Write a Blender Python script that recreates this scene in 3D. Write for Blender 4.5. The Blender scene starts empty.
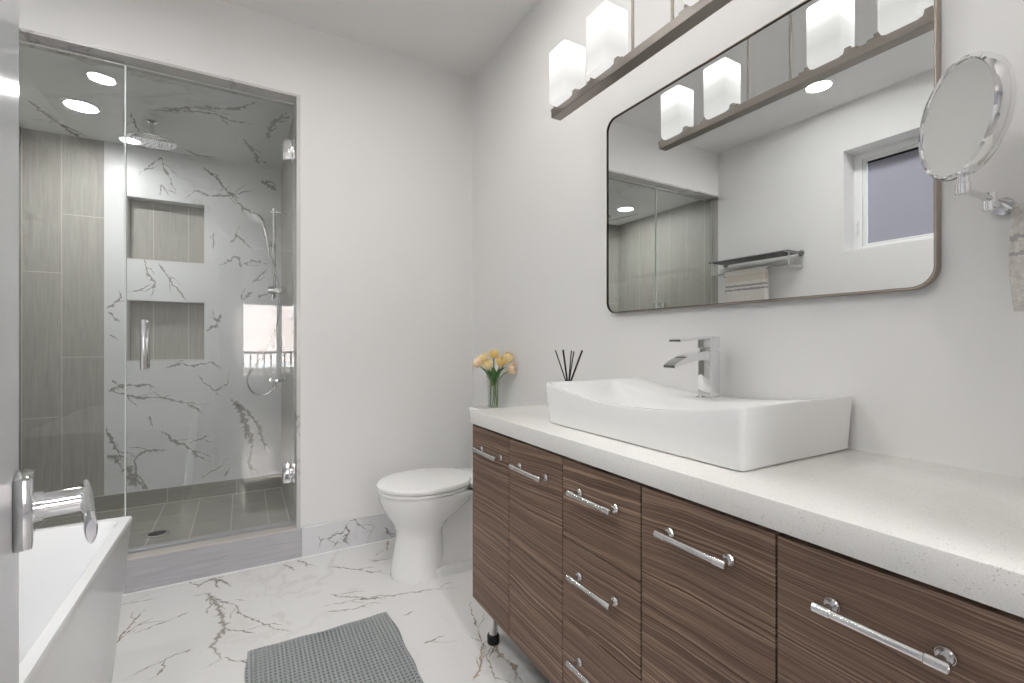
import bpy, bmesh, math, random
from mathutils import Vector, Matrix
random.seed(7)
C = bpy.context.scene.collection
SC = bpy.context.scene
PI = math.pi

# ------------------------------------------------------------------ camera
EYE = 1.105; FPX = 469.0; YAW = math.radians(29.82); CY = 342.75
cam_d = bpy.data.cameras.new('camera'); cam = bpy.data.objects.new('camera', cam_d); C.objects.link(cam)
cam.location = (0, 0, EYE); cam.rotation_euler = (PI/2, 0, -YAW)
cam_d.sensor_width = 36; cam_d.lens = 36*FPX/1024; cam_d.shift_y = (CY-341.5)/1024
cam_d.clip_start = .02; cam_d.clip_end = 200
SC.camera = cam

# ------------------------------------------------------------------ colour management, world, sun
SC.view_settings.view_transform = 'Standard'; SC.view_settings.look = 'None'
SC.view_settings.gamma = 1; SC.view_settings.use_curve_mapping = False
SC.view_settings.exposure = 0.45
SC.cycles.max_bounces = 14; SC.cycles.diffuse_bounces = 6; SC.cycles.glossy_bounces = 8
SC.cycles.transparent_max_bounces = 24; SC.cycles.transmission_bounces = 8
SC.cycles.caustics_reflective = False; SC.cycles.caustics_refractive = False
SC.cycles.sample_clamp_indirect = 6
W = bpy.data.worlds.new('sky'); SC.world = W; W.use_nodes = True
wn = W.node_tree.nodes; wl = W.node_tree.links
sky = wn.new('ShaderNodeTexSky'); sky.sky_type = 'NISHITA'; sky.sun_disc = False
sky.sun_elevation = math.radians(42); sky.sun_rotation = 0
wl.new(sky.outputs[0], wn['Background'].inputs[0]); wn['Background'].inputs[1].default_value = 1.3
sun_d = bpy.data.lights.new('sun', 'SUN'); sun_d.energy = 36; sun_d.angle = .02; sun_d.color = (1, .95, .88)
sun = bpy.data.objects.new('sun', sun_d); C.objects.link(sun); sun.location = (0, 3, 8)
sun.rotation_euler = (math.radians(-48), 0, math.radians(14))

L_CEIL = 185.0       # recessed lamps
L_SHOWER = 170.0
L_SHADE = 1.3       # frosted cube shades
L_VANITY_FILL = 95.0      # added fill downlights on the vanity side, out of view
L_BULB = 150.0       # bulbs inside the open-topped cube shades
L_BED_FILL = 60.0        # added fill lamp in the bedroom

# ------------------------------------------------------------------ room numbers
XR, XL, YB, YF, H = 1.228, -1.15, 2.638, -.15, 2.742
OX1 = .238; OZ0, OZ1 = .1535, 2.368          # shower opening
SY = 3.89; SXR = .246; SZ = .03; SH = 2.39   # shower
GY = 2.70                                     # glass plane

def ray(u, v):
    r = (u-512)/FPX; s = (CY-v)/FPX
    return Vector((r*math.cos(YAW)+math.sin(YAW), math.cos(YAW)-r*math.sin(YAW), s))
def on_z(u, v, z): d = ray(u, v); return Vector((0, 0, EYE)) + d*((z-EYE)/d.z)
def on_y(u, v, y): d = ray(u, v); return Vector((0, 0, EYE)) + d*(y/d.y)
def on_x(u, v, x): d = ray(u, v); return Vector((0, 0, EYE)) + d*(x/d.x)

def lin(c):
    return c/12.92 if c <= .04045 else ((c+.055)/1.055)**2.4
def rgb(r, g, b): return (lin(r/255), lin(g/255), lin(b/255), 1)

# ------------------------------------------------------------------ mesh helper
class MB:
    def __init__(self): self.bm = bmesh.new()
    def _merge(self, b, mi=0):
        for f in b.faces: f.material_index = mi
        me = bpy.data.meshes.new('t'); b.to_mesh(me); b.free()
        self.bm.from_mesh(me); bpy.data.meshes.remove(me); return self
    def box(self, x0, x1, y0, y1, z0, z1, bev=0, seg=2, mi=0, M=None):
        b = bmesh.new(); bmesh.ops.create_cube(b, size=1)
        for v in b.verts:
            v.co = Vector(((x0+x1)/2+v.co.x*(x1-x0), (y0+y1)/2+v.co.y*(y1-y0), (z0+z1)/2+v.co.z*(z1-z0)))
        if bev: bmesh.ops.bevel(b, geom=list(b.edges), offset=bev, segments=seg, profile=.5, affect='EDGES')
        if M: bmesh.ops.transform(b, matrix=M, verts=b.verts)
        return self._merge(b, mi)
    def loops(self, L, closed=True, cap0=True, cap1=True, mi=0):
        b = bmesh.new(); R = [[b.verts.new(p) for p in l] for l in L]; n = len(L[0])
        for i in range(len(R)-1):
            for j in range(n if closed else n-1):
                k = (j+1) % n
                b.faces.new((R[i][j], R[i][k], R[i+1][k], R[i+1][j]))
        if cap0: b.faces.new(list(reversed(R[0])))
        if cap1: b.faces.new(R[-1])
        bmesh.ops.recalc_face_normals(b, faces=b.faces)
        return self._merge(b, mi)
    def tube(self, pts, r, n=14, mi=0, caps=True):
        pts = [Vector(p) for p in pts]; m = len(pts)
        rs = r if isinstance(r, (list, tuple)) else [r]*m
        t0 = (pts[1]-pts[0]).normalized()
        up = Vector((0, 0, 1)) if abs(t0.z) < .9 else Vector((1, 0, 0))
        a = t0.cross(up).normalized(); L = []
        for i, p in enumerate(pts):
            t = (pts[min(i+1, m-1)]-pts[max(i-1, 0)]).normalized()
            a = (a - t*a.dot(t)).normalized(); bb = t.cross(a)
            L.append([p+a*(rs[i]*math.cos(2*PI*k/n))+bb*(rs[i]*math.sin(2*PI*k/n)) for k in range(n)])
        return self.loops(L, True, caps, caps, mi)
    def lathe(self, prof, c=(0, 0, 0), axis=(0, 0, 1), n=40, mi=0, cap0=True, cap1=True):
        ax = Vector(axis).normalized()
        u = ax.cross(Vector((0, 0, 1)) if abs(ax.z) < .9 else Vector((1, 0, 0))).normalized(); w = ax.cross(u)
        c = Vector(c)
        L = [[c+ax*h+u*(r*math.cos(2*PI*k/n))+w*(r*math.sin(2*PI*k/n)) for k in range(n)] for r, h in prof]
        return self.loops(L, True, cap0, cap1, mi)
    def prism(self, poly, d, mi=0, bev=0):
        d = Vector(d); P = [Vector(p) for p in poly]
        b = bmesh.new(); A = [b.verts.new(p) for p in P]; B = [b.verts.new(p+d) for p in P]; n = len(P)
        b.faces.new(A); b.faces.new(list(reversed(B)))
        for i in range(n): b.faces.new((A[i], B[i], B[(i+1) % n], A[(i+1) % n]))
        bmesh.ops.recalc_face_normals(b, faces=b.faces)
        if bev: bmesh.ops.bevel(b, geom=list(b.edges), offset=bev, segments=2, profile=.5, affect='EDGES')
        return self._merge(b, mi)
    def ball(self, c, rx, ry=None, rz=None, mi=0, sub=2, M=None):
        b = bmesh.new(); bmesh.ops.create_icosphere(b, subdivisions=sub, radius=1)
        ry = ry or rx; rz = rz or rx
        for v in b.verts: v.co = Vector((v.co.x*rx, v.co.y*ry, v.co.z*rz))
        if M: bmesh.ops.transform(b, matrix=M, verts=b.verts)
        bmesh.ops.translate(b, vec=Vector(c), verts=b.verts)
        return self._merge(b, mi)
    def grid(self, f, nu, nv, closed_u=False, mi=0):
        b = bmesh.new(); V = [[b.verts.new(f(i/nu, j/nv)) for j in range(nv+1)] for i in range(nu+1)]
        for i in range(nu):
            for j in range(nv): b.faces.new((V[i][j], V[i+1][j], V[i+1][j+1], V[i][j+1]))
        bmesh.ops.recalc_face_normals(b, faces=b.faces)
        return self._merge(b, mi)

def origin_of(p):
    o = Vector((0, 0, 0))
    while p: o += p.location; p = p.parent
    return o
def obj(name, mb, mats, parent=None, kind=None, sharp=32, label=None):
    me = bpy.data.meshes.new(name); mb.bm.to_mesh(me); mb.bm.free()
    o0 = origin_of(parent) if parent else Vector((0, 0, 0))
    if o0.length: me.transform(Matrix.Translation(-o0))
    for m in (mats if isinstance(mats, (list, tuple)) else [mats]): me.materials.append(m)
    for p in me.polygons: p.use_smooth = True
    me.set_sharp_from_angle(angle=math.radians(sharp))
    o = bpy.data.objects.new(name, me); C.objects.link(o)
    if parent: o.parent = parent
    if kind: o['kind'] = kind
    if label: o['label'] = label
    return o
def tag(o, label, cat, group=None):
    o['label'] = label; o['category'] = cat
    if group: o['group'] = group
    return o
def thing(name, label, cat, loc, group=None):
    o = bpy.data.objects.new(name, None); C.objects.link(o); o.location = loc
    o.empty_display_size = .05
    return tag(o, label, cat, group)
def struct(name, mb, mat, parent=None, label=None, **k):
    return obj(name, mb, mat, parent, None if parent else 'structure', label=label, **k)

# ------------------------------------------------------------------ materials
def newmat(name):
    m = bpy.data.materials.new(name); m.use_nodes = True
    N = m.node_tree.nodes; return m, N, m.node_tree.links, N['Principled BSDF']
def plain(name, col, rough=.5, metal=0, spec=.5, coat=0, bump=0, bscale=200, sheen=0):
    m, N, L, P = newmat(name)
    P.inputs['Base Color'].default_value = col; P.inputs['Roughness'].default_value = rough
    P.inputs['Metallic'].default_value = metal; P.inputs['Specular IOR Level'].default_value = spec
    P.inputs['Coat Weight'].default_value = coat; P.inputs['Coat Roughness'].default_value = .03
    if sheen: P.inputs['Sheen Weight'].default_value = sheen
    if bump:
        tc = N.new('ShaderNodeTexCoord'); n = N.new('ShaderNodeTexNoise'); n.inputs['Scale'].default_value = bscale
        n.inputs['Detail'].default_value = 3
        L.new(tc.outputs['Object'], n.inputs['Vector'])
        b = N.new('ShaderNodeBump'); b.inputs['Strength'].default_value = bump; b.inputs['Distance'].default_value = .002
        L.new(n.outputs['Fac'], b.inputs['Height']); L.new(b.outputs[0], P.inputs['Normal'])
    return m
def nd(N, t, **k):
    n = N.new(t)
    for a, v in k.items():
        if a in n.inputs: n.inputs[a].default_value = v
        else: setattr(n, a, v)
    return n
def ramp(N, stops, mode='LINEAR'):
    r = N.new('ShaderNodeValToRGB'); e = r.color_ramp; e.interpolation = mode
    while len(e.elements) < len(stops): e.elements.new(.5)
    for i, (p, c) in enumerate(stops):
        e.elements[i].position = p; e.elements[i].color = c if len(c) == 4 else (*c, 1)
    return r
def mixc(N, L, fac, a, b, mode='MIX'):
    m = N.new('ShaderNodeMix'); m.data_type = 'RGBA'; m.blend_type = mode
    for s, v in ((0, fac), (6, a), (7, b)):
        if hasattr(v, 'is_linked'): L.new(v, m.inputs[s])
        else: m.inputs[s].default_value = v
    return m.outputs[2]
def math_(N, L, op, a, b=0.0, c=None):
    m = N.new('ShaderNodeMath'); m.operation = op
    for i, v in enumerate((a, b) if c is None else (a, b, c)):
        if hasattr(v, 'is_linked'): L.new(v, m.inputs[i])
        else: m.inputs[i].default_value = v
    return m.outputs[0]

def joints(N, L, vec, ax, size, off=0.0, w=.003):
    """1 on a joint line every `size` along axis ax"""
    s = N.new('ShaderNodeSeparateXYZ'); L.new(vec, s.inputs[0])
    a = math_(N, L, 'ADD', s.outputs[ax], 100*size-off)
    a = math_(N, L, 'MODULO', a, size)
    a = math_(N, L, 'SUBTRACT', a, size/2); a = math_(N, L, 'ABSOLUTE', a)
    return math_(N, L, 'GREATER_THAN', a, size/2-w/2)

def marble(name, base, vein, rough, scale=1.0, amount=.5, jt=(), jcol=(.6, .6, .6, 1), off=0.0):
    m, N, L, P = newmat(name)
    tc = N.new('ShaderNodeTexCoord'); v = tc.outputs['Object']
    mp = nd(N, 'ShaderNodeMapping'); mp.inputs['Location'].default_value = (off, off*.7, off*1.3); mp.inputs['Rotation'].default_value = (.3, .5, .6)
    L.new(v, mp.inputs[0]); w = mp.outputs[0]
    n1 = nd(N, 'ShaderNodeTexNoise', Scale=1.7*scale, Detail=7.0, Roughness=.58, Distortion=.35); L.new(w, n1.inputs['Vector'])
    a = math_(N, L, 'ABSOLUTE', math_(N, L, 'SUBTRACT', n1.outputs['Fac'], .5))
    thin = ramp(N, [(0, (1, 1, 1)), (.008, (.55, .55, .55)), (.022, (0, 0, 0))]); L.new(a, thin.inputs[0])
    n2 = nd(N, 'ShaderNodeTexNoise', Scale=1.1*scale, Detail=3.0); L.new(w, n2.inputs['Vector'])
    msk = ramp(N, [(.46, (0, 0, 0)), (.60, (1, 1, 1))]); L.new(n2.outputs['Fac'], msk.inputs[0])
    f = math_(N, L, 'MULTIPLY', thin.outputs[0], msk.outputs[0]); f = math_(N, L, 'MULTIPLY', f, amount)
    n3 = nd(N, 'ShaderNodeTexNoise', Scale=.9*scale, Detail=4.0); L.new(w, n3.inputs['Vector'])
    cl = ramp(N, [(.35, tuple(c*.93 for c in base[:3])), (.65, base[:3])]); L.new(n3.outputs['Fac'], cl.inputs[0])
    col = mixc(N, L, f, cl.outputs[0], vein)
    for ax, size, o, wd in jt:
        col = mixc(N, L, joints(N, L, v, ax, size, o, wd), col, jcol)
    L.new(col, P.inputs['Base Color']); P.inputs['Roughness'].default_value = rough
    return m

def vein_mat(name, base, vein, rough):
    """stone vein inlaid in a slab: soft edges from the strip's own attribute, broken up by noise"""
    m, N, L, P = newmat(name)
    at = N.new('ShaderNodeAttribute'); at.attribute_name = 'core'
    tc = N.new('ShaderNodeTexCoord')
    n = nd(N, 'ShaderNodeTexNoise', Scale=38.0, Detail=5.0, Roughness=.65); L.new(tc.outputs['Object'], n.inputs['Vector'])
    r = ramp(N, [(.36, (0, 0, 0)), (.60, (1, 1, 1))]); L.new(n.outputs['Fac'], r.inputs[0])
    f = math_(N, L, 'MULTIPLY', math_(N, L, 'POWER', at.outputs['Fac'], .8), math_(N, L, 'ADD', math_(N, L, 'MULTIPLY', r.outputs[0], .65), .35))
    P.inputs['Base Color'].default_value = vein; P.inputs['Roughness'].default_value = rough
    t = N.new('ShaderNodeBsdfTransparent'); mx = N.new('ShaderNodeMixShader')
    L.new(f, mx.inputs[0]); L.new(t.outputs[0], mx.inputs[1]); L.new(P.outputs[0], mx.inputs[2])
    L.new(mx.outputs[0], N['Material Output'].inputs[0])
    return m

def wood_tile(name, c1, c2, along, jt=(), jcol=(.55, .55, .5, 1), rough=.45, sc=1.0):
    m, N, L, P = newmat(name)
    tc = N.new('ShaderNodeTexCoord'); v = tc.outputs['Object']
    s = [46*sc, 46*sc, 46*sc]; s[along] = 3.0*sc
    mp = nd(N, 'ShaderNodeMapping'); mp.inputs['Scale'].default_value = s; L.new(v, mp.inputs[0])
    n = nd(N, 'ShaderNodeTexNoise', Scale=1.6, Detail=6.0, Roughness=.6, Distortion=.8); L.new(mp.outputs[0], n.inputs['Vector'])
    r = ramp(N, [(.3, c1), (.7, c2)]); L.new(n.outputs['Fac'], r.inputs[0])
    n2 = nd(N, 'ShaderNodeTexNoise', Scale=2.5, Detail=3.0); L.new(v, n2.inputs['Vector'])
    col = mixc(N, L, math_(N, L, 'MULTIPLY', n2.outputs['Fac'], .35), r.outputs[0], c1)
    for ax, size, o, wd in jt: col = mixc(N, L, joints(N, L, v, ax, size, o, wd), col, jcol)
    L.new(col, P.inputs['Base Color']); P.inputs['Roughness'].default_value = rough
    return m

def brushed(name, col, rough, along, aniso=.0):
    m, N, L, P = newmat(name)
    tc = N.new('ShaderNodeTexCoord'); s = [260, 260, 260]; s[along] = 4
    mp = nd(N, 'ShaderNodeMapping'); mp.inputs['Scale'].default_value = s; L.new(tc.outputs['Object'], mp.inputs[0])
    n = nd(N, 'ShaderNodeTexNoise', Scale=1.0, Detail=2.0); L.new(mp.outputs[0], n.inputs['Vector'])
    rr = N.new('ShaderNodeMapRange'); rr.inputs[3].default_value = rough*.8; rr.inputs[4].default_value = rough*1.25
    L.new(n.outputs['Fac'], rr.inputs[0]); L.new(rr.outputs[0], P.inputs['Roughness'])
    P.inputs['Base Color'].default_value = col; P.inputs['Metallic'].default_value = 1
    return m

def thin_glass(name, tint, f0=.045):
    """clear pane: straight-through transmission plus mirror reflection that grows towards grazing"""
    m, N, L, P = newmat(name); N.remove(P)
    lw = N.new('ShaderNodeLayerWeight'); lw.inputs['Blend'].default_value = .5
    p5 = math_(N, L, 'POWER', lw.outputs['Facing'], 5.0)
    f = math_(N, L, 'ADD', math_(N, L, 'MULTIPLY', p5, 1-f0), f0)
    t = N.new('ShaderNodeBsdfTransparent'); t.inputs[0].default_value = tint
    g = N.new('ShaderNodeBsdfGlossy'); g.inputs['Roughness'].default_value = 0; g.inputs[0].default_value = (1, 1, 1, 1)
    mx = N.new('ShaderNodeMixShader'); L.new(f, mx.inputs[0]); L.new(t.outputs[0], mx.inputs[1]); L.new(g.outputs[0], mx.inputs[2])
    L.new(mx.outputs[0], N['Material Output'].inputs[0]); return m

def lamp(name, strength, col=(1, .998, .994, 1)):
    m, N, L, P = newmat(name); N.remove(P)
    e = N.new('ShaderNodeEmission'); e.inputs[0].default_value = col; e.inputs[1].default_value = strength
    L.new(e.outputs[0], N['Material Output'].inputs[0]); return m

def cabinet_wood():
    m, N, L, P = newmat('dark_woodgrain')
    tc = N.new('ShaderNodeTexCoord'); oi = N.new('ShaderNodeObjectInfo')
    va = N.new('ShaderNodeVectorMath'); va.operation = 'ADD'
    cx = N.new('ShaderNodeCombineXYZ'); L.new(math_(N, L, 'MULTIPLY', oi.outputs['Random'], 3.7), cx.inputs[2]); L.new(math_(N, L, 'MULTIPLY', oi.outputs['Random'], 9.1), cx.inputs[1])
    L.new(tc.outputs['Object'], va.inputs[0]); L.new(cx.outputs[0], va.inputs[1]); v = va.outputs[0]
    # slow warp that makes the cathedral figure
    mp0 = nd(N, 'ShaderNodeMapping'); mp0.inputs['Scale'].default_value = (0, 1.9, 3.2); L.new(v, mp0.inputs[0])
    wn_ = nd(N, 'ShaderNodeTexNoise', Scale=1.0, Detail=2.0, Roughness=.45); L.new(mp0.outputs[0], wn_.inputs['Vector'])
    sp = N.new('ShaderNodeSeparateXYZ'); L.new(v, sp.inputs[0])
    h = math_(N, L, 'ADD', sp.outputs[2], math_(N, L, 'MULTIPLY', wn_.outputs['Fac'], .055))
    # jitter along the grain
    mp1 = nd(N, 'ShaderNodeMapping'); mp1.inputs['Scale'].default_value = (0, 9, 60); L.new(v, mp1.inputs[0])
    jn = nd(N, 'ShaderNodeTexNoise', Scale=1.0, Detail=3.0); L.new(mp1.outputs[0], jn.inputs['Vector'])
    h = math_(N, L, 'ADD', h, math_(N, L, 'MULTIPLY', jn.outputs['Fac'], .008))
    # growth rings: 1-D noise on the warped height
    c1 = N.new('ShaderNodeCombineXYZ'); L.new(math_(N, L, 'MULTIPLY', h, 300.0), c1.inputs[2]); L.new(math_(N, L, 'MULTIPLY', sp.outputs[1], 1.2), c1.inputs[1])
    rn = nd(N, 'ShaderNodeTexNoise', Scale=1.0, Detail=3.0, Roughness=.7); L.new(c1.outputs[0], rn.inputs['Vector'])
    c2 = N.new('ShaderNodeCombineXYZ'); L.new(math_(N, L, 'MULTIPLY', h, 15.0), c2.inputs[2]); L.new(math_(N, L, 'MULTIPLY', sp.outputs[1], .6), c2.inputs[1])
    bn = nd(N, 'ShaderNodeTexNoise', Scale=1.0, Detail=2.0); L.new(c2.outputs[0], bn.inputs['Vector'])
    fine = ramp(N, [(.34, rgb(74, 56, 46)), (.46, rgb(110, 88, 74)), (.54, rgb(126, 103, 88)), (.64, rgb(166, 142, 124))]); L.new(rn.outputs['Fac'], fine.inputs[0])
    flat = ramp(N, [(.38, rgb(99, 78, 65)), (.5, rgb(116, 93, 79)), (.62, rgb(132, 109, 94))]); L.new(rn.outputs['Fac'], flat.inputs[0])
    bm_ = ramp(N, [(.36, (.15, .15, .15)), (.54, (1, 1, 1))]); L.new(bn.outputs['Fac'], bm_.inputs[0])
    col = mixc(N, L, bm_.outputs[0], flat.outputs[0], fine.outputs[0])
    L.new(col, P.inputs['Base Color']); P.inputs['Roughness'].default_value = .5; P.inputs['Specular IOR Level'].default_value = .3
    b = N.new('ShaderNodeBump'); b.inputs['Strength'].default_value = .25; b.inputs['Distance'].default_value = .001
    L.new(rn.outputs['Fac'], b.inputs['Height']); L.new(b.outputs[0], P.inputs['Normal'])
    return m

def quartz():
    m, N, L, P = newmat('speckled_quartz')
    tc = N.new('ShaderNodeTexCoord')
    v1 = nd(N, 'ShaderNodeTexVoronoi', Scale=260.0); L.new(tc.outputs['Object'], v1.inputs['Vector'])
    s1 = ramp(N, [(0, (1, 1, 1)), (.14, (1, 1, 1)), (.26, (0, 0, 0))]); L.new(v1.outputs['Distance'], s1.inputs[0])
    n = nd(N, 'ShaderNodeTexNoise', Scale=60.0, Detail=2.0); L.new(tc.outputs['Object'], n.inputs['Vector'])
    k = ramp(N, [(.52, (0, 0, 0)), (.57, (1, 1, 1))]); L.new(n.outputs['Fac'], k.inputs[0])
    n2 = nd(N, 'ShaderNodeTexNoise', Scale=420.0, Detail=2.0); L.new(tc.outputs['Object'], n2.inputs['Vector'])
    base = ramp(N, [(.35, rgb(228, 226, 222)), (.65, rgb(236, 235, 232))]); L.new(n2.outputs['Fac'], base.inputs[0])
    col = mixc(N, L, math_(N, L, 'MULTIPLY', math_(N, L, 'MULTIPLY', s1.outputs[0], k.outputs[0]), .55), base.outputs[0], rgb(140, 134, 126))
    L.new(col, P.inputs['Base Color']); P.inputs['Roughness'].default_value = .22; return m

def terry(name, c1, c2, stripes, axis=2):
    """towelling; stripes = list of (low, high, colour) along object z"""
    m, N, L, P = newmat(name)
    tc = N.new('ShaderNodeTexCoord'); n = nd(N, 'ShaderNodeTexNoise', Scale=120.0, Detail=4.0, Roughness=.7); L.new(tc.outputs['Object'], n.inputs['Vector'])
    r = ramp(N, [(.35, c1), (.65, c2)]); L.new(n.outputs['Fac'], r.inputs[0]); col = r.outputs[0]
    s = N.new('ShaderNodeSeparateXYZ'); L.new(tc.outputs['Object'], s.inputs[0])
    n2 = nd(N, 'ShaderNodeTexNoise', Scale=90.0, Detail=3.0); L.new(tc.outputs['Object'], n2.inputs['Vector'])
    z = math_(N, L, 'ADD', s.outputs[axis], math_(N, L, 'MULTIPLY', math_(N, L, 'SUBTRACT', n2.outputs['Fac'], .5), .02))
    for a, b, c in stripes:
        f = math_(N, L, 'MULTIPLY', math_(N, L, 'GREATER_THAN', z, a), math_(N, L, 'LESS_THAN', z, b))
        col = mixc(N, L, math_(N, L, 'MULTIPLY', f, .75), col, c)
    L.new(col, P.inputs['Base Color']); P.inputs['Roughness'].default_value = .95; P.inputs['Sheen Weight'].default_value = .3
    b = N.new('ShaderNodeBump'); b.inputs['Strength'].default_value = .8; b.inputs['Distance'].default_value = .004
    L.new(n.outputs['Fac'], b.inputs['Height']); L.new(b.outputs[0], P.inputs['Normal'])
    return m

def brick():
    m, N, L, P = newmat('pink_brick')
    tc = N.new('ShaderNodeTexCoord'); mp = nd(N, 'ShaderNodeMapping'); mp.inputs['Rotation'].default_value = (PI/2, 0, 0); L.new(tc.outputs['Object'], mp.inputs[0])
    b = N.new('ShaderNodeTexBrick'); b.inputs['Scale'].default_value = 1; b.inputs['Brick Width'].default_value = .22; b.inputs['Row Height'].default_value = .075
    b.inputs['Mortar Size'].default_value = .008
    b.inputs['Color1'].default_value = rgb(206, 194, 192); b.inputs['Color2'].default_value = rgb(192, 178, 176); b.inputs['Mortar'].default_value = rgb(205, 195, 188)
    L.new(mp.outputs[0], b.inputs['Vector']); L.new(b.outputs[0], P.inputs['Base Color']); P.inputs['Roughness'].default_value = .9; return m

M = {}
M['paint'] = plain('wall_paint', rgb(227, 226, 225), .55, spec=.25, bump=.05, bscale=350)
M['ceil_paint'] = plain('ceiling_paint', rgb(228, 227, 226), .9, spec=.1)
M['trim_white'] = plain('white_gloss_trim', rgb(232, 232, 232), .3)
M['door_white'] = plain('satin_door_paint', rgb(232, 235, 240), .22, spec=.5)
M['porcelain'] = plain('white_porcelain', rgb(238, 238, 237), .08, coat=.4)
M['acrylic'] = plain('white_acrylic', rgb(236, 237, 238), .12, coat=.3)
M['chrome'] = plain('polished_chrome', (.82, .82, .83, 1), .06, 1)
M['chrome_soft'] = plain('soft_chrome', (.72, .72, .72, 1), .2, 1)
M['steel'] = plain('dark_steel', rgb(112, 112, 114), .4, 1)
M['nickel'] = brushed('brushed_nickel', rgb(156, 149, 143), .32, 1)
M['bronze'] = plain('brushed_bronze_frame', rgb(172, 160, 150), .26, 1)
M['dark_metal'] = plain('dark_edge_metal', rgb(40, 38, 36), .35, .8)
M['mirror'] = plain('mirror_silver', (.86, .875, .87, 1), 0, 1)
M['black'] = plain('black_plastic', rgb(18, 18, 19), .35)
M['gap'] = plain('cabinet_inside', rgb(38, 30, 26), .7)
M['wood'] = cabinet_wood()
M['quartz'] = quartz()
M['floor_marble'] = marble('floor_marble', rgb(228, 227, 226), rgb(184, 176, 168), .16, 1.0, .3, ((0, .6, .105, .0015), (1, 1.2, .33, .0015)), rgb(214, 212, 210))
M['floor_vein'] = vein_mat('floor_vein_grey', None, rgb(174, 164, 154), .16)
M['floor_vein_brown'] = vein_mat('floor_vein_brown', None, rgb(178, 156, 134), .16)
M['skirt_marble'] = marble('skirting_marble', rgb(218, 218, 220), rgb(140, 138, 138), .18, 1.3, .3, (), off=3.1)
M['skirt_vein'] = vein_mat('skirting_vein', None, rgb(162, 159, 158), .18)
M['shower_marble'] = marble('shower_marble', rgb(226, 228, 229), rgb(166, 164, 162), .32, .8, .6, (), off=7.7)
M['shower_vein'] = vein_mat('shower_vein', None, rgb(172, 169, 165), .32)
M['soffit_marble'] = marble('grey_marble_edge', rgb(206, 204, 202), rgb(140, 136, 132), .2, 2.0, .8, (), off=1.3)
gw1, gw2 = rgb(156, 154, 147), rgb(180, 178, 171)
M['tile_back'] = wood_tile('grey_wood_tile_upright', gw1, gw2, 2, (), rgb(196, 194, 186))
M['tile_side'] = wood_tile('grey_wood_tile_side', gw1, gw2, 2, ((1, .197, .02, .004),), rgb(196, 194, 186))
M['tile_floor'] = wood_tile('grey_wood_tile_floor', rgb(142, 140, 132), rgb(166, 163, 154), 0, (), rgb(190, 188, 180))
M['tile_curb'] = wood_tile('grey_wood_tile_curb', rgb(164, 162, 166), rgb(188, 187, 191), 0, ((0, 1.2, -.455, .004),), rgb(205, 204, 204))
M['grout'] = plain('pale_grout', rgb(206, 204, 197), .8)
M['caulk'] = plain('white_caulk', rgb(232, 232, 232), .4)
M['glass'] = thin_glass('shower_glass', (.95, .957, .955, 1))
M['glass_edge'] = plain('polished_glass_edge', rgb(198, 206, 204), .12, spec=.8)
M['clear'] = thin_glass('clear_glass', (.925, .945, .93, 1), .06)
M['window_glass'] = thin_glass('window_glass', (.97, .98, .98, 1), .04)
mx0, mx1, my0, my1 = .010, .512, 1.13, 1.918; CU, CV = 36, 48   # bath mat extent and weave count
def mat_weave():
    m, N, L, P = newmat('grey_shaded_weave')
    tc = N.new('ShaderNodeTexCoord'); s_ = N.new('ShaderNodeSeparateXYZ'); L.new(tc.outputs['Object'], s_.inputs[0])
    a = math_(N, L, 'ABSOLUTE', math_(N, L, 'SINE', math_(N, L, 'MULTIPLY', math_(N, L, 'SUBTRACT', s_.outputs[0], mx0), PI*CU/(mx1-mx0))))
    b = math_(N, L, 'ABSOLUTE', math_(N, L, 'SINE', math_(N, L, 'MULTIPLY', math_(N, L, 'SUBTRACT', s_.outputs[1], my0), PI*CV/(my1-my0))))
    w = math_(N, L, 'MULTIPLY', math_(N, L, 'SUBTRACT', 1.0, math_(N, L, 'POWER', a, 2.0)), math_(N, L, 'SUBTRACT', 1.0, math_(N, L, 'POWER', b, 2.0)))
    r = ramp(N, [(.25, rgb(157, 160, 160)), (.7, rgb(90, 94, 96))]); L.new(w, r.inputs[0])  # dark dots paint the shade in the gaps of the weave
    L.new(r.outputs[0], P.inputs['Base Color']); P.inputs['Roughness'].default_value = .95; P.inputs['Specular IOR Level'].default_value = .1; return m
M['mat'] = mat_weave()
M['lamp_ceiling'] = lamp('lamp_ceiling', L_CEIL)
M['lamp_vanity_fill'] = lamp('lamp_vanity_fill', L_VANITY_FILL, (1, .965, .915, 1))
M['lamp_shower'] = lamp('lamp_shower', L_SHOWER, (1, .99, .975, 1))
M['lamp_bed_fill'] = lamp('lamp_bedroom_fill', L_BED_FILL, (.97, .985, 1, 1))
def shade_mat():
    m, N, L, P = newmat('frosted_lit_glass')
    tc = N.new('ShaderNodeTexCoord'); s = N.new('ShaderNodeSeparateXYZ'); L.new(tc.outputs['Generated'], s.inputs[0])
    r = ramp(N, [(.0, (.44, .44, .44)), (.3, (.37, .37, .37)), (.55, (.46, .46, .46)), (.8, (.85, .85, .85)), (1, (1, 1, 1))]); L.new(s.outputs[2], r.inputs[0])
    P.inputs['Base Color'].default_value = (.2, .2, .2, 1); P.inputs['Roughness'].default_value = .35
    P.inputs['Emission Color'].default_value = (1, .985, .96, 1)
    L.new(math_(N, L, 'MULTIPLY', r.outputs[0], L_SHADE), P.inputs['Emission Strength']); return m
M['shade'] = shade_mat(); M['bulb'] = lamp('lit_bulb', L_BULB, (1, .98, .95, 1))
M['blind'] = plain('grey_lavender_blind', rgb(146, 145, 157), .85, bump=.15, bscale=160)
M['rail_black'] = plain('painted_railing', rgb(60, 62, 68), .5)
M['brick'] = brick()
M['oak'] = wood_tile('bedroom_floor', rgb(150, 148, 146), rgb(178, 176, 173), 1, ((0, .15, 0, .003),), rgb(90, 76, 62), .35)

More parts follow.
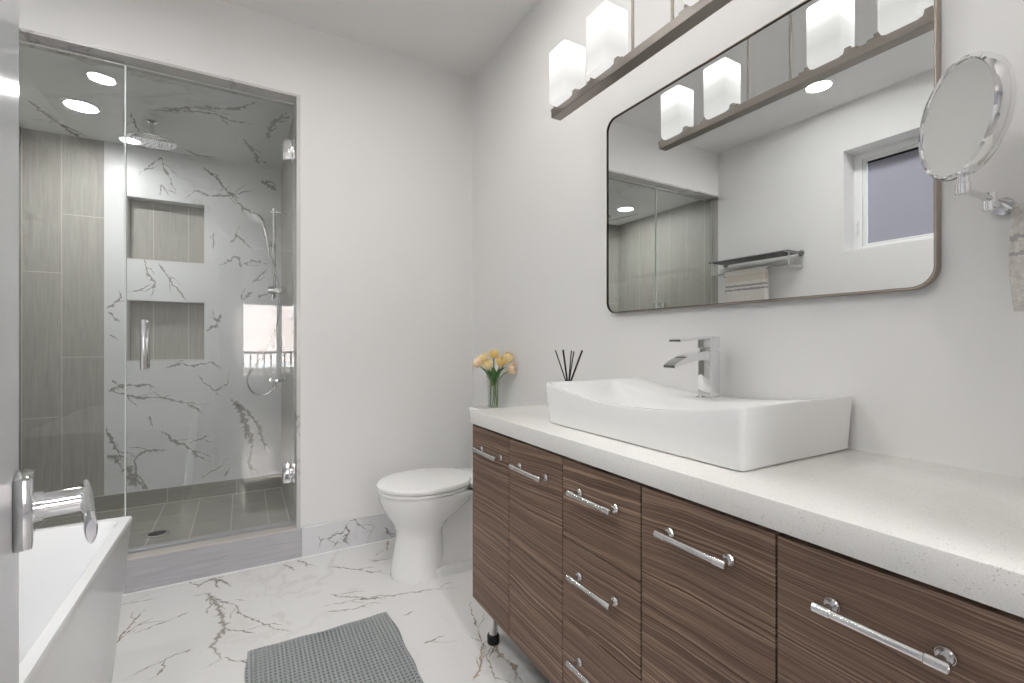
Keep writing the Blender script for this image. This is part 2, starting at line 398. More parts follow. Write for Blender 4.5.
from mathutils import noise as mnoise
def ribbon(mb_bm, layer, pts, width, normal, jitter, lift, mi=1, branch=True):
    """one vein: a strip of quads (edge / core / edge) lying on a plane, wandering like a crack and sending off thin side veins"""
    n = Vector(normal); K = [pts[0]]+list(pts)+[pts[-1]]; P = [pts[0]]
    for q in range(1, len(K)-2):
        p0, p1, p2, p3 = K[q-1:q+3]; k = max(3, int((p2-p1).length/.006))
        for i in range(1, k+1):
            u = i/k; a = p1.lerp(p2, u); b = .5*((2*p1)+(p2-p0)*u+(2*p0-5*p1+4*p2-p3)*u*u+(3*p1-p0-3*p2+p3)*u**3)
            P.append(a.lerp(b, .5))
    m = len(P); Q = []; seed = Vector((random.uniform(0, 99), random.uniform(0, 99), 0)); arc = 0.0
    for i, p in enumerate(P):
        if i: arc += (p-P[i-1]).length
        t = (P[min(i+1, m-1)]-P[max(i-1, 0)])
        t = t.normalized() if t.length else Vector((1, 0, 0)); s = n.cross(t).normalized()
        wob = sum(a*mnoise.noise(seed+Vector((arc*f, 0, k))) for k, (a, f) in enumerate(((1.6, 22), (1.0, 60), (.55, 150))))*jitter
        fade = min(1, (i+.5)/(m*.15), (m-i-.5)/(m*.3))
        wv = max(.18, .75+1.0*mnoise.noise(seed+Vector((arc*45, 5, 0)))+.6*mnoise.noise(seed+Vector((arc*160, 9, 0))))
        w = width*wv*(.15+.85*fade); c = p+s*wob+n*lift
        sk = .5+.45*mnoise.noise(seed+Vector((arc*70, 20, 0)))
        Q.append([mb_bm.verts.new(c+s*w*(2*sk)), mb_bm.verts.new(c), mb_bm.verts.new(c-s*w*(2-2*sk))])
        for v, q in zip(Q[-1], (0, .3+.7*fade, 0)): v[layer] = q
    for i in range(m-1):
        for j in (0, 1):
            f = mb_bm.faces.new((Q[i][j], Q[i][j+1], Q[i+1][j+1], Q[i+1][j])); f.material_index = mi
            f.normal_update()
            if f.normal.dot(n) < 0: f.normal_flip()
    if branch:
        for _ in range(int(arc/.16+random.random()*.8)):
            i = random.randrange(int(m*.1), max(int(m*.1)+1, int(m*.85))); t = (P[min(i+3, m-1)]-P[max(i-3, 0)]).normalized(); s = n.cross(t)*random.choice((-1, 1))
            ln = random.uniform(.04, .13); a = random.uniform(.35, .9)
            q0 = P[i]; q1 = q0+(t*math.cos(a)+s*math.sin(a))*ln*.5; q2 = q1+(t*math.cos(a*.5)+s*math.sin(a*.5))*ln*.5
            ribbon(mb_bm, layer, [q0, q1, q2], width*.4, n, jitter*.7, lift+.0001, mi, False)
def add_veins(mb, lines, proj, normal, lift=.0006, mi=1):
    bm = mb.bm; lay = bm.verts.layers.float.get('core') or bm.verts.layers.float.new('core')
    for k, (w, px) in enumerate(lines):
        ribbon(bm, lay, [proj(u, v) for u, v in px], w*1.0, normal, .006, lift+.00012*(k % 6), mi)

# ================================================================== SETTING
# ---- floor
mb = MB().box(XL-.2, XR+.1, YF-.13, YB+.02, -.06, 0)
fv = [(.012, [(193,596),(208,594),(220,611),(224,628),(212,646),(221,658),(202,670)]),
      (.005, [(208,596),(234.6,606),(240.6,615),(258,621),(279,630),(297,633)]),
      (.006, [(193,649),(166,660),(163,670),(145,682)]), (.004, [(221,658),(236,660),(262,668)]),
      (.010, [(199,588),(200,584),(214,579.5),(222,581),(231.6,587)]), (.006, [(214,580),(219,589)]),
      (.005, [(320,607),(351,600.6),(382.5,597.5),(420,591),(460,587.5)]), (.006, [(329,594),(345,597),(370,598),(395,595)]),
      (.004, [(323,611.5),(354,610),(370,604),(389,602)]), (.008, [(283,565),(289,566.4),(294.6,571)]),
      (.008, [(297.6,560),(305,563.5),(308,568)]), (.006, [(328,566.4),(343,568),(359,570),(368,572),(388,574)]),
      (.004, [(371,562),(394,557.6)]), (.004, [(423,644),(445,635)]), (.004, [(404,616),(414,611)]),
      (.004, [(224,628),(240,632),(262,633)]), (.004, [(190,612),(150,628),(132,634)]), (.003, [(120,605),(160,598)])]
add_veins(mb, [(w*1.35, p) for w, p in fv], lambda u, v: on_z(u, v, 0), (0, 0, 1))
fb = [(.006, [(114,645),(128,628.5),(145.5,608)]), (.004, [(114,645),(133.6,628),(154,616.6)]),
      (.008, [(473,682),(481,663),(482.5,644),(495,640)]), (.006, [(485.6,654),(495,682)]),
      (.012, [(495,641),(498,654),(514,666),(515,682)]), (.006, [(484,650),(478,632),(473,615),(471,600)]),
      (.010, [(389,540.5),(387,546),(386,552)])]
add_veins(mb, fb, lambda u, v: on_z(u, v, 0), (0, 0, 1), mi=2)
struct('floor', mb, [M['floor_marble'], M['floor_vein'], M['floor_vein_brown']], label='white marble floor tiles with grey and brown veins')

# ---- ceiling
struct('ceiling', MB().box(XL-.2, XR+.1, YF-.13, YB+.13, H, H+.08), M['ceil_paint'], label='flat off white bathroom ceiling')
# ---- walls
struct('wall_right', MB().box(XR, XR+.1, YF-.13, YB+.13, -.06, H), M['paint'], label='off white wall behind the vanity and mirror')
mb = MB().box(.256, XR, YB, YB+.12, -.06, H).box(XL-.2, .256, YB, YB+.12, OZ1+.012, H)
struct('wall_back', mb, M['paint'], label='off white wall with the shower opening')
WY0, WY1, WZ0, WZ1 = .86, 1.66, 1.729, 2.417
mb = MB().box(XL-.2, XL, YF-.13, YB, -.06, WZ0).box(XL-.2, XL, YF-.13, YB, WZ1, H).box(XL-.2, XL, YF-.13, WY0, WZ0, WZ1).box(XL-.2, XL, WY1, YB, WZ0, WZ1)
struct('wall_left', mb, M['paint'], label='off white wall with the small window and towel rack')
DX0, DX1, DZ = -.045, .71, 2.10
mb = MB().box(XL, DX0-.02, YF-.13, YF, -.06, H).box(DX1+.012, XR, YF-.13, YF, -.06, H).box(DX0-.02, DX1+.012, YF-.13, YF, DZ+.02, H)
struct('wall_front', mb, M['paint'], label='wall with the doorway behind the viewer')
mb = MB().box(DX0-.02, DX0, YF-.13, YF, 0, DZ).box(DX1, DX1+.012, YF-.13, YF, 0, DZ).box(DX0-.02, DX1+.012, YF-.13, YF, DZ, DZ+.02)
mb.box(DX0-.085, DX0-.004, YF-.142, YF-.1295, 0, DZ+.08).box(DX1+.004, DX1+.085, YF-.142, YF-.1295, 0, DZ+.08).box(DX0-.085, DX1+.085, YF-.142, YF-.1295, DZ+.004, DZ+.085)
struct('trim_1', mb, M['trim_white'], label='white door jamb and casing')

# ---- skirting tiles
bl = [(.006, [(319.5,549),(322.5,540),(341.5,533.4),(347,524),(353,519.5),(359,523),(372,534)]), (.012, [(346.6,524),(348,532.7),(345,541.5),(349.5,546.6)]), (.004, [(322,541),(318,536)]), (.010, [(384,528),(388,533),(394,537)])]
mb = MB().box(.262, XR, YB-.012, YB, 0, OZ0, .001, 1); add_veins(mb, bl, lambda u, v: on_y(u, v, YB-.012), (0, -1, 0))
struct('baseboard_back', mb, [M['skirt_marble'], M['skirt_vein']], label='veined marble skirting tile along the back wall')
struct('baseboard_right', MB().box(XR-.012, XR, 1.0, YB-.013, 0, OZ0, .001, 1), M['skirt_marble'])
struct('baseboard_left', MB().box(XL, XL+.012, YF, YB, 0, OZ0, .001, 1), M['skirt_marble'])
struct('trim_2', MB().box(XL+.013, XR-.013, YB-.020, YB-.0125, 0, .005), M['caulk'], label='white caulk line at the foot of curb and skirting')
# ---- shower curb and opening lining
struct('trim_3', MB().box(XL, .2615, YB-.012, YB+.13, 0, OZ0, .0015, 1), M['tile_curb'], label='grey wood-look tiled shower curb')
mb = MB().box(XL, .256, YB-.002, YB+.13, OZ1, OZ1+.012).box(OX1, .256, YB-.002, YB+.13, OZ0, OZ1)
struct('trim_4', mb, M['soffit_marble'], label='grey tile lining of the shower opening')
struct('trim_6', MB().box(XL, .2365, YB-.0125, YB+.05, OZ0-.0055, OZ0+.0008, .0008, 1), plain('sill_marble', rgb(192, 186, 181), .3), label='pale stone edge strip on top of the shower curb')
# ---- shower room
mb = MB().box(XL, SXR+.01, YB+.13, SY, -.02, SZ)
for k in range(8):
    x = -.452+.195*(k-3)
    if XL+.01 < x < SXR-.01: mb.box(x-.0025, x+.0025, YB+.13, SY, SZ, SZ+.0006, mi=1)
mb.box(XL, SXR, SY-.017, SY-.010, SZ, SZ+.003, mi=1).box(SXR-.006, SXR, YB+.13, SY, SZ, SZ+.003, mi=1)
for k in range(3):
    for j in range(8):
        x = -.452+.195*(j-3); y = 2.9+.45*k+(.22 if j % 2 else 0)
        if x > XL and y < SY and x+.195 < SXR+.05: mb.box(x, min(x+.195, SXR), y-.0015, y+.0015, SZ, SZ+.0005, mi=1)
struct('floor_shower', mb, [M['tile_floor'], M['grout']], label='grey wood-look tiled shower floor')
# back wall with two niches
NX0, NX1 = -.655, -.235; NZ = [(.986, 1.383), (1.656, 2.06)]; NB = .09
mb = MB(); T0 = SY; T1 = SY+.14
mb.box(-.77, SXR+.05, T0, T1, -.02, NZ[0][0]).box(-.77, SXR+.05, T0, T1, NZ[0][1], NZ[1][0]).box(-.77, SXR+.05, T0, T1, NZ[1][1], SH+.02)
for a, b in NZ: mb.box(-.77, NX0, T0, T1, a, b).box(NX1, SXR+.05, T0, T1, a, b)
sv = [(.010, [(143.7,259.4),(148,275),(154.7,284),(143.7,294)]), (.008, [(158,261),(172,283),(187.5,301)]), (.005, [(128,293),(141,290),(153,284)]),
      (.010, [(106,309),(119,300),(120,290)]), (.008, [(109,312),(119,323)]), (.006, [(111,334),(119,341)]),
      (.018, [(206,331),(215.6,325),(220,314)]), (.010, [(162.5,369),(178,364.5),(194,365.6),(212.5,362.5),(223,370)]),
      (.007, [(197,375),(206,384),(215.6,390.6),(226.6,384),(230,372)]), (.010, [(106,389),(134,397),(162.5,398),(187.5,403),(212.5,404.7)]),
      (.009, [(106,392),(120,387),(148,385),(160,391)]), (.009, [(187.5,403),(203,412.5)]), (.010, [(112,380),(125,390)]),
      (.030, [(230,397),(234,402),(243,416),(252,444.5),(253.4,454)]), (.012, [(252,446),(248.7,461),(252,475)]), (.016, [(243,407),(259,426),(261.6,440),(270,449)]),
      (.012, [(161,430),(177,442),(186.7,445.7),(198,456),(212,463)]), (.009, [(189,443),(210,436)]), (.005, [(150,416),(153,428)]),
      (.010, [(170,451.5),(147,450),(135,461),(137.5,475),(149,489)]), (.035, [(126,466),(131,476),(137,487)]),
      (.010, [(106,426),(112,442),(123.4,461)]), (.016, [(107,454),(119,463),(124.6,475)]), (.006, [(201,478),(226,463)]), (.008, [(225,478),(229,466)]),
      (.009, [(138,175),(152.7,164.4),(160.6,159),(166,172),(176,193)]), (.008, [(160.6,196),(162,185.5),(170,196)]),
      (.008, [(185.6,198.6),(195,190.7),(216,196),(255.5,190.7)]), (.011, [(203,167),(218.6,180),(226.5,190.7),(242,201)]), (.024, [(261,181),(270,186),(277,190)]),
      (.010, [(227.6,190),(241.6,206),(257.5,218)]), (.010, [(230,243),(237,235),(245,243),(252,250)]),
      (.011, [(220,266),(233,257.7),(238,257.7),(241,266.5),(252,261),(268,264),(272,260)]), (.009, [(252,283),(268,269)]), (.016, [(241,301),(254,291)]), (.007, [(214,232),(213,250)])]
add_veins(mb, sv, lambda u, v: on_y(u, v, SY), (0, -1, 0))
struct('wall_shower_back', mb, [M['shower_marble'], M['shower_vein']], label='white marble shower wall with two recessed niches')
# niche backs and the upright grey tile strip
mb = MB()
for a, b in NZ:
    mb.box(NX0, NX1, T0+NB, T0+NB+.02, a, b, mi=0)
    for x in (-.53, -.333): mb.box(x-.002, x+.002, T0+NB-.0008, T0+NB+.005, a, b, mi=1)
    mb.box(NX0, NX1, T0-.001, T0+NB, a-.0005, a+.004, mi=1 if a < 1.2 else 0)
struct('trim_5', mb, [M['tile_back'], M['grout']], label='grey tiled backs of the two shower niches')
mb = MB().box(XL, -.77, T0, T1, -.02, SH+.02)
mb.box(-.9725, -.9685, T0-.0008, T0+.01, SZ, SH, mi=1).box(XL, XL+.004, T0-.001, T0+.01, SZ, SH, mi=1)
for z in (.648, 1.535): mb.box(XL, -.97, T0-.0008, T0+.01, z-.002, z+.002, mi=1)
for z in (.13, 1.015, 1.90): mb.box(-.97, -.77, T0-.0008, T0+.01, z-.002, z+.002, mi=1)
struct('wall_shower_tiled', mb, [M['tile_back'], M['grout']], label='grey wood-look tiled strip left of the shower marble')
struct('wall_shower_left', MB().box(XL-.2, XL, YB, T1, -.06, SH+.02), M['tile_side'], label='grey wood-look tiled left shower wall')
struct('wall_shower_right', MB().box(SXR, SXR+.1, YB+.12, T1, -.06, SH+.02), M['tile_side'], label='grey wood-look tiled right shower wall')
mb = MB().box(XL, SXR, SY-.010, SY, SZ, .13)
for k in range(7):
    x = -.44+.4*(k-2)
    if XL < x < SXR: mb.box(x-.002, x+.002, SY-.0108, SY-.005, SZ, .13, mi=1)
struct('baseboard_shower', mb, [M['tile_floor'], M['grout']], label='dark grey tile strip at the foot of the shower wall')
mb = MB().box(XL-.2, SXR+.1, YB+.12, T1, SH, SH+.1)
cv = [(.020, [(147.4,109),(179,107.7),(210.7,107.7),(237,109),(258,101)]), (.016, [(150,110.4),(184,110.4),(216,114),(232,121),(263,125)]),
      (.022, [(242,138),(255.5,154),(258,164)]), (.020, [(268,140),(271,125),(287,112)]), (.012, [(184,148.6),(197.5,155),(224,159)]),
      (.016, [(26,98),(41.6,111),(68,129.6),(84,140),(103,144.5)]), (.008, [(30,118),(60,124),(90,138)]), (.008, [(130,112),(138,130),(145,142)])]
add_veins(mb, cv, lambda u, v: on_z(u, v, SH), (0, 0, -1))
struct('ceiling_shower', mb, [M['shower_marble'], M['shower_vein']], label='veined marble shower ceiling')

# ---- left window with its blind
t = bpy.data.objects.new('window_1', None); C.objects.link(t); t.location = (XL-.14, 1.26, WZ0); t['kind'] = 'structure'; t['label'] = 'small deep-set window with a grey lavender blind'
fx = XL-.138
mb = MB().box(fx-.05, fx, WY0, WY0+.05, WZ0, WZ1, .002).box(fx-.05, fx, WY1-.05, WY1, WZ0, WZ1, .002).box(fx-.05, fx, WY0+.05, WY1-.05, WZ0, WZ0+.045, .002).box(fx-.05, fx, WY0+.05, WY1-.05, WZ1-.045, WZ1, .002)
obj('window_frame', mb, M['trim_white'], t)
a, b, c, d = WY0+.052, WY1-.052, WZ0+.047, WZ1-.047
mb = MB().box(fx-.04, fx-.012, a, a+.022, c, d, .002).box(fx-.04, fx-.012, b-.022, b, c, d, .002).box(fx-.04, fx-.012, a+.022, b-.022, c, c+.012, .002).box(fx-.04, fx-.012, a+.022, b-.022, d-.016, d, .002)
obj('sash', mb, M['trim_white'], t)
obj('window_pane', MB().box(fx-.034, fx-.030, a+.02, b-.02, c+.01, d-.012), M['window_glass'], t)
mb = MB().box(fx-.026, fx-.023, a+.024, b-.024, c+.013, d-.018); mb.box(fx-.029, fx-.019, a+.024, b-.024, d-.032, d-.018, mi=1)
obj('blind', mb, [M['blind'], M['dark_metal']], t)
mb = MB().box(fx, fx+.008, WY1-.034, WY1-.014, 1.86, 1.95, .003).tube([(fx+.008, WY1-.024, 1.93), (fx+.024, WY1-.024, 1.93), (fx+.028, WY1-.024, 1.90), (fx+.026, WY1-.024, 1.85)], .006, 10)
obj('window_handle', mb, M['trim_white'], t)

# ---- white door standing open beside the viewer
hinge = Vector((DX0, YF, 0)); ang = math.radians(90+13.9)   # leaf direction from the hinge
dl = .75; dv = Vector((math.cos(ang), math.sin(ang), 0)); dn = Vector((dv.y, -dv.x, 0))   # dn: the face turned to the room's right
base = Vector((.003, -.134, 0))
Md = Matrix(((dv.x, dn.x, 0, base.x), (dv.y, dn.y, 0, base.y), (0, 0, 1, 0), (0, 0, 0, 1)))   # local x along leaf, y out of the face
dr = bpy.data.objects.new('door_1', None); C.objects.link(dr); dr.location = base; dr['kind'] = 'structure'; dr['label'] = 'white painted door swung open at the left'
obj('door_leaf', MB().box(0, dl, -.038, 0, .008, DZ-.004, .002, 2, M=Md), M['door_white'], dr)
def door_handle(side):
    s = 1 if side > 0 else -1; y0 = 0 if side > 0 else -.038
    hx, hz = dl-.052, .966
    h = obj('door_handle', MB().box(hx-.024, hx+.024, min(y0, y0+s*.011), max(y0, y0+s*.011), hz-.029, hz+.029, .0015, 2, M=Md), M['chrome'], dr)
    def P(x, y, z): return Md @ Vector((x, y0+s*y, z))
    mb = MB().tube([P(hx, .011, hz), P(hx, .017, hz)], .0125, 20).tube([P(hx, .017, hz), P(hx, .043, hz)], .0108, 20)
    obj('neck', mb, M['chrome'], h)
    mb = MB()
    L = []
    for q, w, hh in ((hx+.014, .003, .011), (hx+.010, .0045, .0145), (hx-.03, .0045, .0125), (hx-.075, .0042, .0115), (hx-.097, .004, .011), (hx-.102, .003, .008)):
        L.append([P(q, .044+w*math.cos(a*2*PI/16), hz+hh*math.sin(a*2*PI/16)) for a in range(16)])
    mb.loops(L); obj('lever', mb, M['chrome'], h)
door_handle(1); door_handle(-1)
mb = MB()
for z in (.25, 1.05, 1.85): mb.tube([(-.040, -.132, z-.045), (-.040, -.132, z+.045)], .006, 10)
obj('hinge', mb, M['chrome_soft'], dr)

# ================================================================== SHOWER THINGS
gx = -.46
t = thing('fixed_glass_panel', 'tall clear fixed glass panel filling the left of the shower opening', 'glass panel', (-.8, GY, OZ0))
def pane(x0, x1, z0, z1):
    return MB().box(x0, x1, GY-.005, GY+.005, z0, z1)
def edge_mats(mb):
    for f in mb.bm.faces:
        f.normal_update()
        if abs(f.normal.y) < .5: f.material_index = 1
    return mb
obj('pane', edge_mats(pane(XL+.004, gx-.003, OZ0+.008, OZ1-.012)), [M['glass'], M['glass_edge']], t)
obj('bottom_channel', MB().box(XL+.004, gx-.003, GY-.009, GY+.009, OZ0, OZ0+.009), M['nickel'], t)
obj('top_channel', MB().box(XL+.004, gx-.003, GY-.007, GY+.007, OZ1-.013, OZ1-.0005), M['chrome'], t)
t = thing('glass_shower_door', 'clear hinged glass shower door with a vertical chrome pull', 'shower door', (0, GY, OZ0))
obj('pane', edge_mats(pane(gx+.003, OX1-.010, OZ0+.010, OZ1-.014)), [M['glass'], M['glass_edge']], t)
obj('bottom_seal', MB().box(gx+.003, OX1-.010, GY-.006, GY+.006, OZ0+.002, OZ0+.0105), M['window_glass'], t)
obj('seam_bright_line', MB().box(gx-.0026, gx+.0026, GY-.006, GY+.006, OZ0+.012, OZ1-.016), plain('bright_edge_line', rgb(214, 220, 218), .25), t)  # pale strip added to draw the bright line along the glass seam
obj('top_bright_line', MB().box(gx+.004, OX1-.012, GY-.0058, GY+.0058, OZ1-.0165, OZ1-.0135), plain('bright_edge_line_top', rgb(214, 220, 218), .25), t)  # added pale strip, paints the bright line of the door's top edge
obj('side_seal', MB().box(OX1-.012, OX1-.007, GY-.007, GY+.007, OZ0+.012, OZ1-.016), M['window_glass'], t)
mb = MB()
for y in (GY-.045, GY+.045):
    mb.tube([(-.39, y, .985), (-.39, y, .992), (-.39, y, 1.202), (-.39, y, 1.209)], [.010, .012, .012, .010], 18)
for z in (1.012, 1.182): mb.tube([(-.39, GY-.045, z), (-.39, GY+.045, z)], .0075, 14).lathe([(.013, -.003), (.013, .003)], (-.39, GY-.008, z), (0, 1, 0), 18).lathe([(.013, -.003), (.013, .003)], (-.39, GY+.008, z), (0, 1, 0), 18)
obj('pull_handle', mb, M['chrome'], t, label='vertical tubular chrome pull through the glass')
for z in (.428, 2.11):
    h = obj('hinge', MB().box(OX1-.060, OX1-.014, GY-.016, GY-.005, z-.05, z+.05, .003).box(OX1-.060, OX1-.014, GY+.005, GY+.016, z-.05, z+.05, .003), M['chrome'], t)
    obj('hinge_plate', MB().box(OX1-.013, OX1-.001, GY-.03, GY+.03, z-.05, z+.05, .002).box(OX1-.034, OX1-.012, GY-.0175, GY+.0175, z-.022, z+.022, .002), M['chrome'], h)

t = thing('rain_shower_head', 'round chrome rain head hanging from the shower ceiling', 'shower head', (-.46, 3.40, SH))
c = (-.46, 3.40)
obj('ceiling_flange', MB().lathe([(.030, -.004), (.030, 0)], (*c, SH), n=28).lathe([(.018, -.012), (.028, -.004)], (*c, SH), n=28), M['chrome'], t)
obj('arm', MB().tube([(*c, SH-.01), (*c, 2.305)], .011, 16).ball((*c, 2.30), .017, mi=0), M['chrome'], t)
mb = MB().lathe([(.02, .016), (.05, .010), (.10, .005), (.116, .003), (.118, 0), (.116, -.003), (.108, -.004), (0.001, -.004)], (*c, 2.275), n=56)
hd = obj('head', mb, M['chrome'], t)
mb = MB()
for rr, nn in ((.025, 6), (.05, 12), (.075, 18), (.095, 24)):
    for k in range(nn): mb.lathe([(.0028, -.007), (.003, -.004)], (c[0]+rr*math.cos(2*PI*k/nn), c[1]+rr*math.sin(2*PI*k/nn), 2.275), n=6)
obj('nozzles', mb, M['chrome_soft'], hd)

t = thing('hand_shower_set', 'chrome slide rail with hand shower, mixer and hose in the shower', 'hand shower', (SXR, 3.42, .85))
bx_, by_ = .175, 3.42
obj('slide_rail', MB().tube([(bx_, by_, 1.975), (bx_, by_, 1.40)], .0095, 16).lathe([(.012, 0), (.012, .012)], (bx_, by_, 1.965), n=16), M['chrome'], t)
obj('rail_bracket', MB().tube([(bx_-.02, by_, 1.955), (SXR, by_, 1.955)], .010, 16).lathe([(.022, -.006), (.022, 0)], (SXR-.001, by_, 1.955), (1, 0, 0), 20), M['chrome'], t)
mb = MB().tube([(bx_-.035, by_-.02, 1.445), (SXR, by_-.02, 1.445)], .024, 20).tube([(SXR-.05, by_-.02, 1.445), (SXR-.05, by_-.085, 1.445)], .02, 18).tube([(bx_-.01, by_-.02, 1.42), (bx_-.01, by_-.02, 1.385)], .011, 14).tube([(bx_-.08, by_-.02, 1.405), (bx_-.02, by_-.02, 1.43)], .006, 10).ball((bx_-.085, by_-.02, 1.402), .011)
mx = obj('mixer', mb, M['chrome'], t)
obj('lever', MB().tube([(SXR-.05, by_-.085, 1.445), (SXR-.05, by_-.10, 1.445)], .016, 16).tube([(SXR-.05, by_-.095, 1.445), (SXR-.06, by_-.11, 1.50)], .005, 10), M['chrome'], mx)
obj('slider', MB().tube([(bx_-.005, by_, 1.70), (bx_-.005, by_, 1.75)], .018, 16).tube([(bx_, by_, 1.725), (bx_-.04, by_-.02, 1.735)], .011, 12), M['chrome'], t)
hs = obj('hand_shower', MB().tube([(bx_-.030, by_-.02, 1.68), (bx_-.045, by_-.025, 1.78), (bx_-.065, by_-.035, 1.855), (bx_-.085, by_-.04, 1.885)], [.010, .011, .012, .016], 16), M['chrome'], t)
hdv = Vector((-.55, -.25, -.8)).normalized()
obj('spray_face', MB().lathe([(.015, -.022), (.045, -.012), (.05, 0), (.046, .006), (.001, .006)], Vector((bx_-.10, by_-.045, 1.888)), hdv, 30), M['chrome'], hs)
obj('wall_elbow', MB().lathe([(.03, -.008), (.03, 0)], (SXR-.001, by_-.02, .86), (1, 0, 0), 24).tube([(SXR, by_-.02, .86), (bx_+.012, by_-.02, .86), (bx_, by_-.02, .85), (bx_, by_-.02, .815)], .011, 14).box(bx_-.03, SXR-.004, by_-.04, by_-.0, .85, .872, .004), M['chrome'], t)
hp = []
for p in [(bx_-.030, by_-.02, 1.68), (bx_-.004, by_-.024, 1.60), (bx_+.022, by_-.026, 1.50), (bx_+.03, by_-.05, 1.40), (bx_+.005, by_-.055, 1.20), (bx_-.075, by_-.05, 1.02), (bx_-.135, by_-.045, .93), (bx_-.155, by_-.04, .87), (bx_-.13, by_-.035, .80), (bx_-.08, by_-.03, .772), (bx_-.03, by_-.025, .785), (bx_, by_-.02, .815)]: hp.append(Vector(p))
hq = [hp[0]]; K = [hp[0]]+hp+[hp[-1]]
for q in range(1, len(K)-2):
    p0, p1, p2, p3 = K[q-1:q+3]
    for i in range(1, 7):
        u = i/6; hq.append(.5*((2*p1)+(p2-p0)*u+(2*p0-5*p1+4*p2-p3)*u*u+(3*p1-p0-3*p2+p3)*u**3))
hp = hq
obj('hose', MB().tube(hp, .0065, 10), M['chrome_soft'], t)

sd = tag(obj('shower_drain', MB().lathe([(.056, 0), (.056, .003), (.052, .005), (.043, .005), (.042, .0015), (.001, .0015)], (-.42, 3.28, SZ), n=36), M['chrome_soft']), 'round metal drain grate in the grey shower floor', 'drain')
obj('grate', MB().lathe([(.0415, .0016), (.0415, .003), (.030, .0035), (.001, .0036)], (-.42, 3.28, SZ), n=32), M['dark_metal'], sd)
t = thing('shower_valve', 'square chrome valve plate on the left shower wall', 'valve', (XL, 3.3, 1.2))
obj('plate', MB().box(XL, XL+.006, 3.22, 3.38, 1.36, 1.50, .002), M['chrome'], t)
obj('knob', MB().tube([(XL+.005, 3.3, 1.43), (XL+.05, 3.3, 1.43)], .022, 20).tube([(XL+.04, 3.3, 1.43), (XL+.045, 3.3, 1.49)], .006, 10), M['chrome'], t)

# ---- recessed lamps
def downlight(x, y, z, mat, label):
    t = thing('recessed_light', label, 'ceiling light', (x, y, z), 'recessed ceiling lights')
    obj('trim_ring', MB().lathe([(.065, -.001), (.070, -.010), (.086, -.006), (.088, 0)], (x, y, z), n=48, cap0=False, cap1=False), M['trim_white'], t)
    obj('diffuser', MB().lathe([(.066, -.004), (.066, -.002)], (x, y, z), n=48), mat, t)
downlight(-.76, 3.36, SH, M['lamp_shower'], 'recessed round light in the marble shower ceiling')
downlight(-.76, 1.62, H, M['lamp_ceiling'], 'recessed round ceiling light between window and shower, seen in the mirror')
downlight(.60, 1.62, H, M['lamp_vanity_fill'], 'added out-of-view recessed fill light above the front of the vanity')  # added out of view to brighten the vanity side
downlight(.55, .32, H, M['lamp_vanity_fill'], 'added out-of-view recessed fill light above the near end of the countertop')  # added out of view as fill for the near countertop
downlight(-.79, .58, H, M['lamp_ceiling'], 'recessed round ceiling light nearest the doorway, above the tub')

# ================================================================== BATHTUB
def rrect(x0, x1, y0, y1, z, r, n=5, side=1):
    P = []
    for cx, cy, a0 in ((x1-r, y1-r, 0), (x0+r, y1-r, PI/2), (x0+r, y0+r, PI), (x1-r, y0+r, 3*PI/2)):
        for k in range(n+1):
            a = a0+PI/2*k/n; P.append(Vector((cx+r*math.cos(a), cy+r*math.sin(a), z)))
    if side > 1:
        Q = []; m = len(P)
        for i in range(m):
            Q.append(P[i])
            if (i+1) % (n+1) == 0:
                b = P[(i+1) % m]
                for k in range(1, side): Q.append(P[i].lerp(b, k/side))
        P = Q
    return P
TX0, TX1, TY0, TY1, TZ = -1.128, -.292, .32, 1.815, .58
L = [rrect(TX0+.0, TX1-.05, TY0+.05, TY1-.05, 0, .012), rrect(TX0, TX1-.002, TY0+.002, TY1-.002, TZ-.02, .006), rrect(TX0, TX1, TY0, TY1, TZ-.006, .006), rrect(TX0+.003, TX1-.003, TY0+.003, TY1-.003, TZ, .006),
     rrect(TX0+.025, TX1-.025, TY0+.025, TY1-.025, TZ, .03), rrect(TX0+.031, TX1-.031, TY0+.031, TY1-.031, TZ-.009, .035), rrect(TX0+.06, TX1-.06, TY0+.10, TY1-.10, TZ-.2, .07), rrect(TX0+.09, TX1-.09, TY0+.18, TY1-.18, .18, .10), rrect(TX0+.14, TX1-.14, TY0+.26, TY1-.26, .14, .12)]
t = thing('bathtub', 'white freestanding bathtub with thin straight rim behind the open door', 'bathtub', (-.71, 1.07, 0))
obj('shell', MB().loops(L), M['acrylic'], t, sharp=40)
obj('overflow', MB().lathe([(.032, 0), (.032, .006), (.026, .010), (.001, .010)], (-.71, TY0+.078, .46), (0, 1, 0), 24), M['chrome'], t)
obj('waste', MB().lathe([(.035, 0), (.035, .004), (.001, .006)], (-.71, .62, .14), n=24), M['chrome'], t)

# ================================================================== BATH MAT
nu, nv = CU*6, CV*6
def matf(a, b):
    x = mx0+(mx1-mx0)*a; y = my0+(my1-my0)*b
    i, j = a*CU, b*CV
    e = min(a*(mx1-mx0), (1-a)*(mx1-mx0), b*(my1-my0), (1-b)*(my1-my0))
    jj = j
    z = .0020+.0100*(1-(1-math.sin(PI*i)**2)*(1-math.sin(PI*jj)**2))*(.75+.25*abs(math.sin(PI*i)))
    if e < .016: z = .003+.003*abs(math.sin(PI*(j*1.7 if min(a, 1-a)*(mx1-mx0) == e else i*1.7)))*(1 if e > .002 else .3)
    wob = .004*math.sin(y*11+1)+.003*math.sin(y*29)
    wy = .003*math.sin(x*17)+.002*math.sin(x*41)
    fr = .0015*math.sin(i*9.7)*(1 if e < .003 else 0)
    return Vector((x+wob*(2*a-1)**11+random.uniform(-1, 1)*.0004, y+wy*(2*b-1)**10+fr+.012*(a-.5)*0+random.uniform(-1, 1)*.0004, z+random.uniform(0, 1)*.0004))
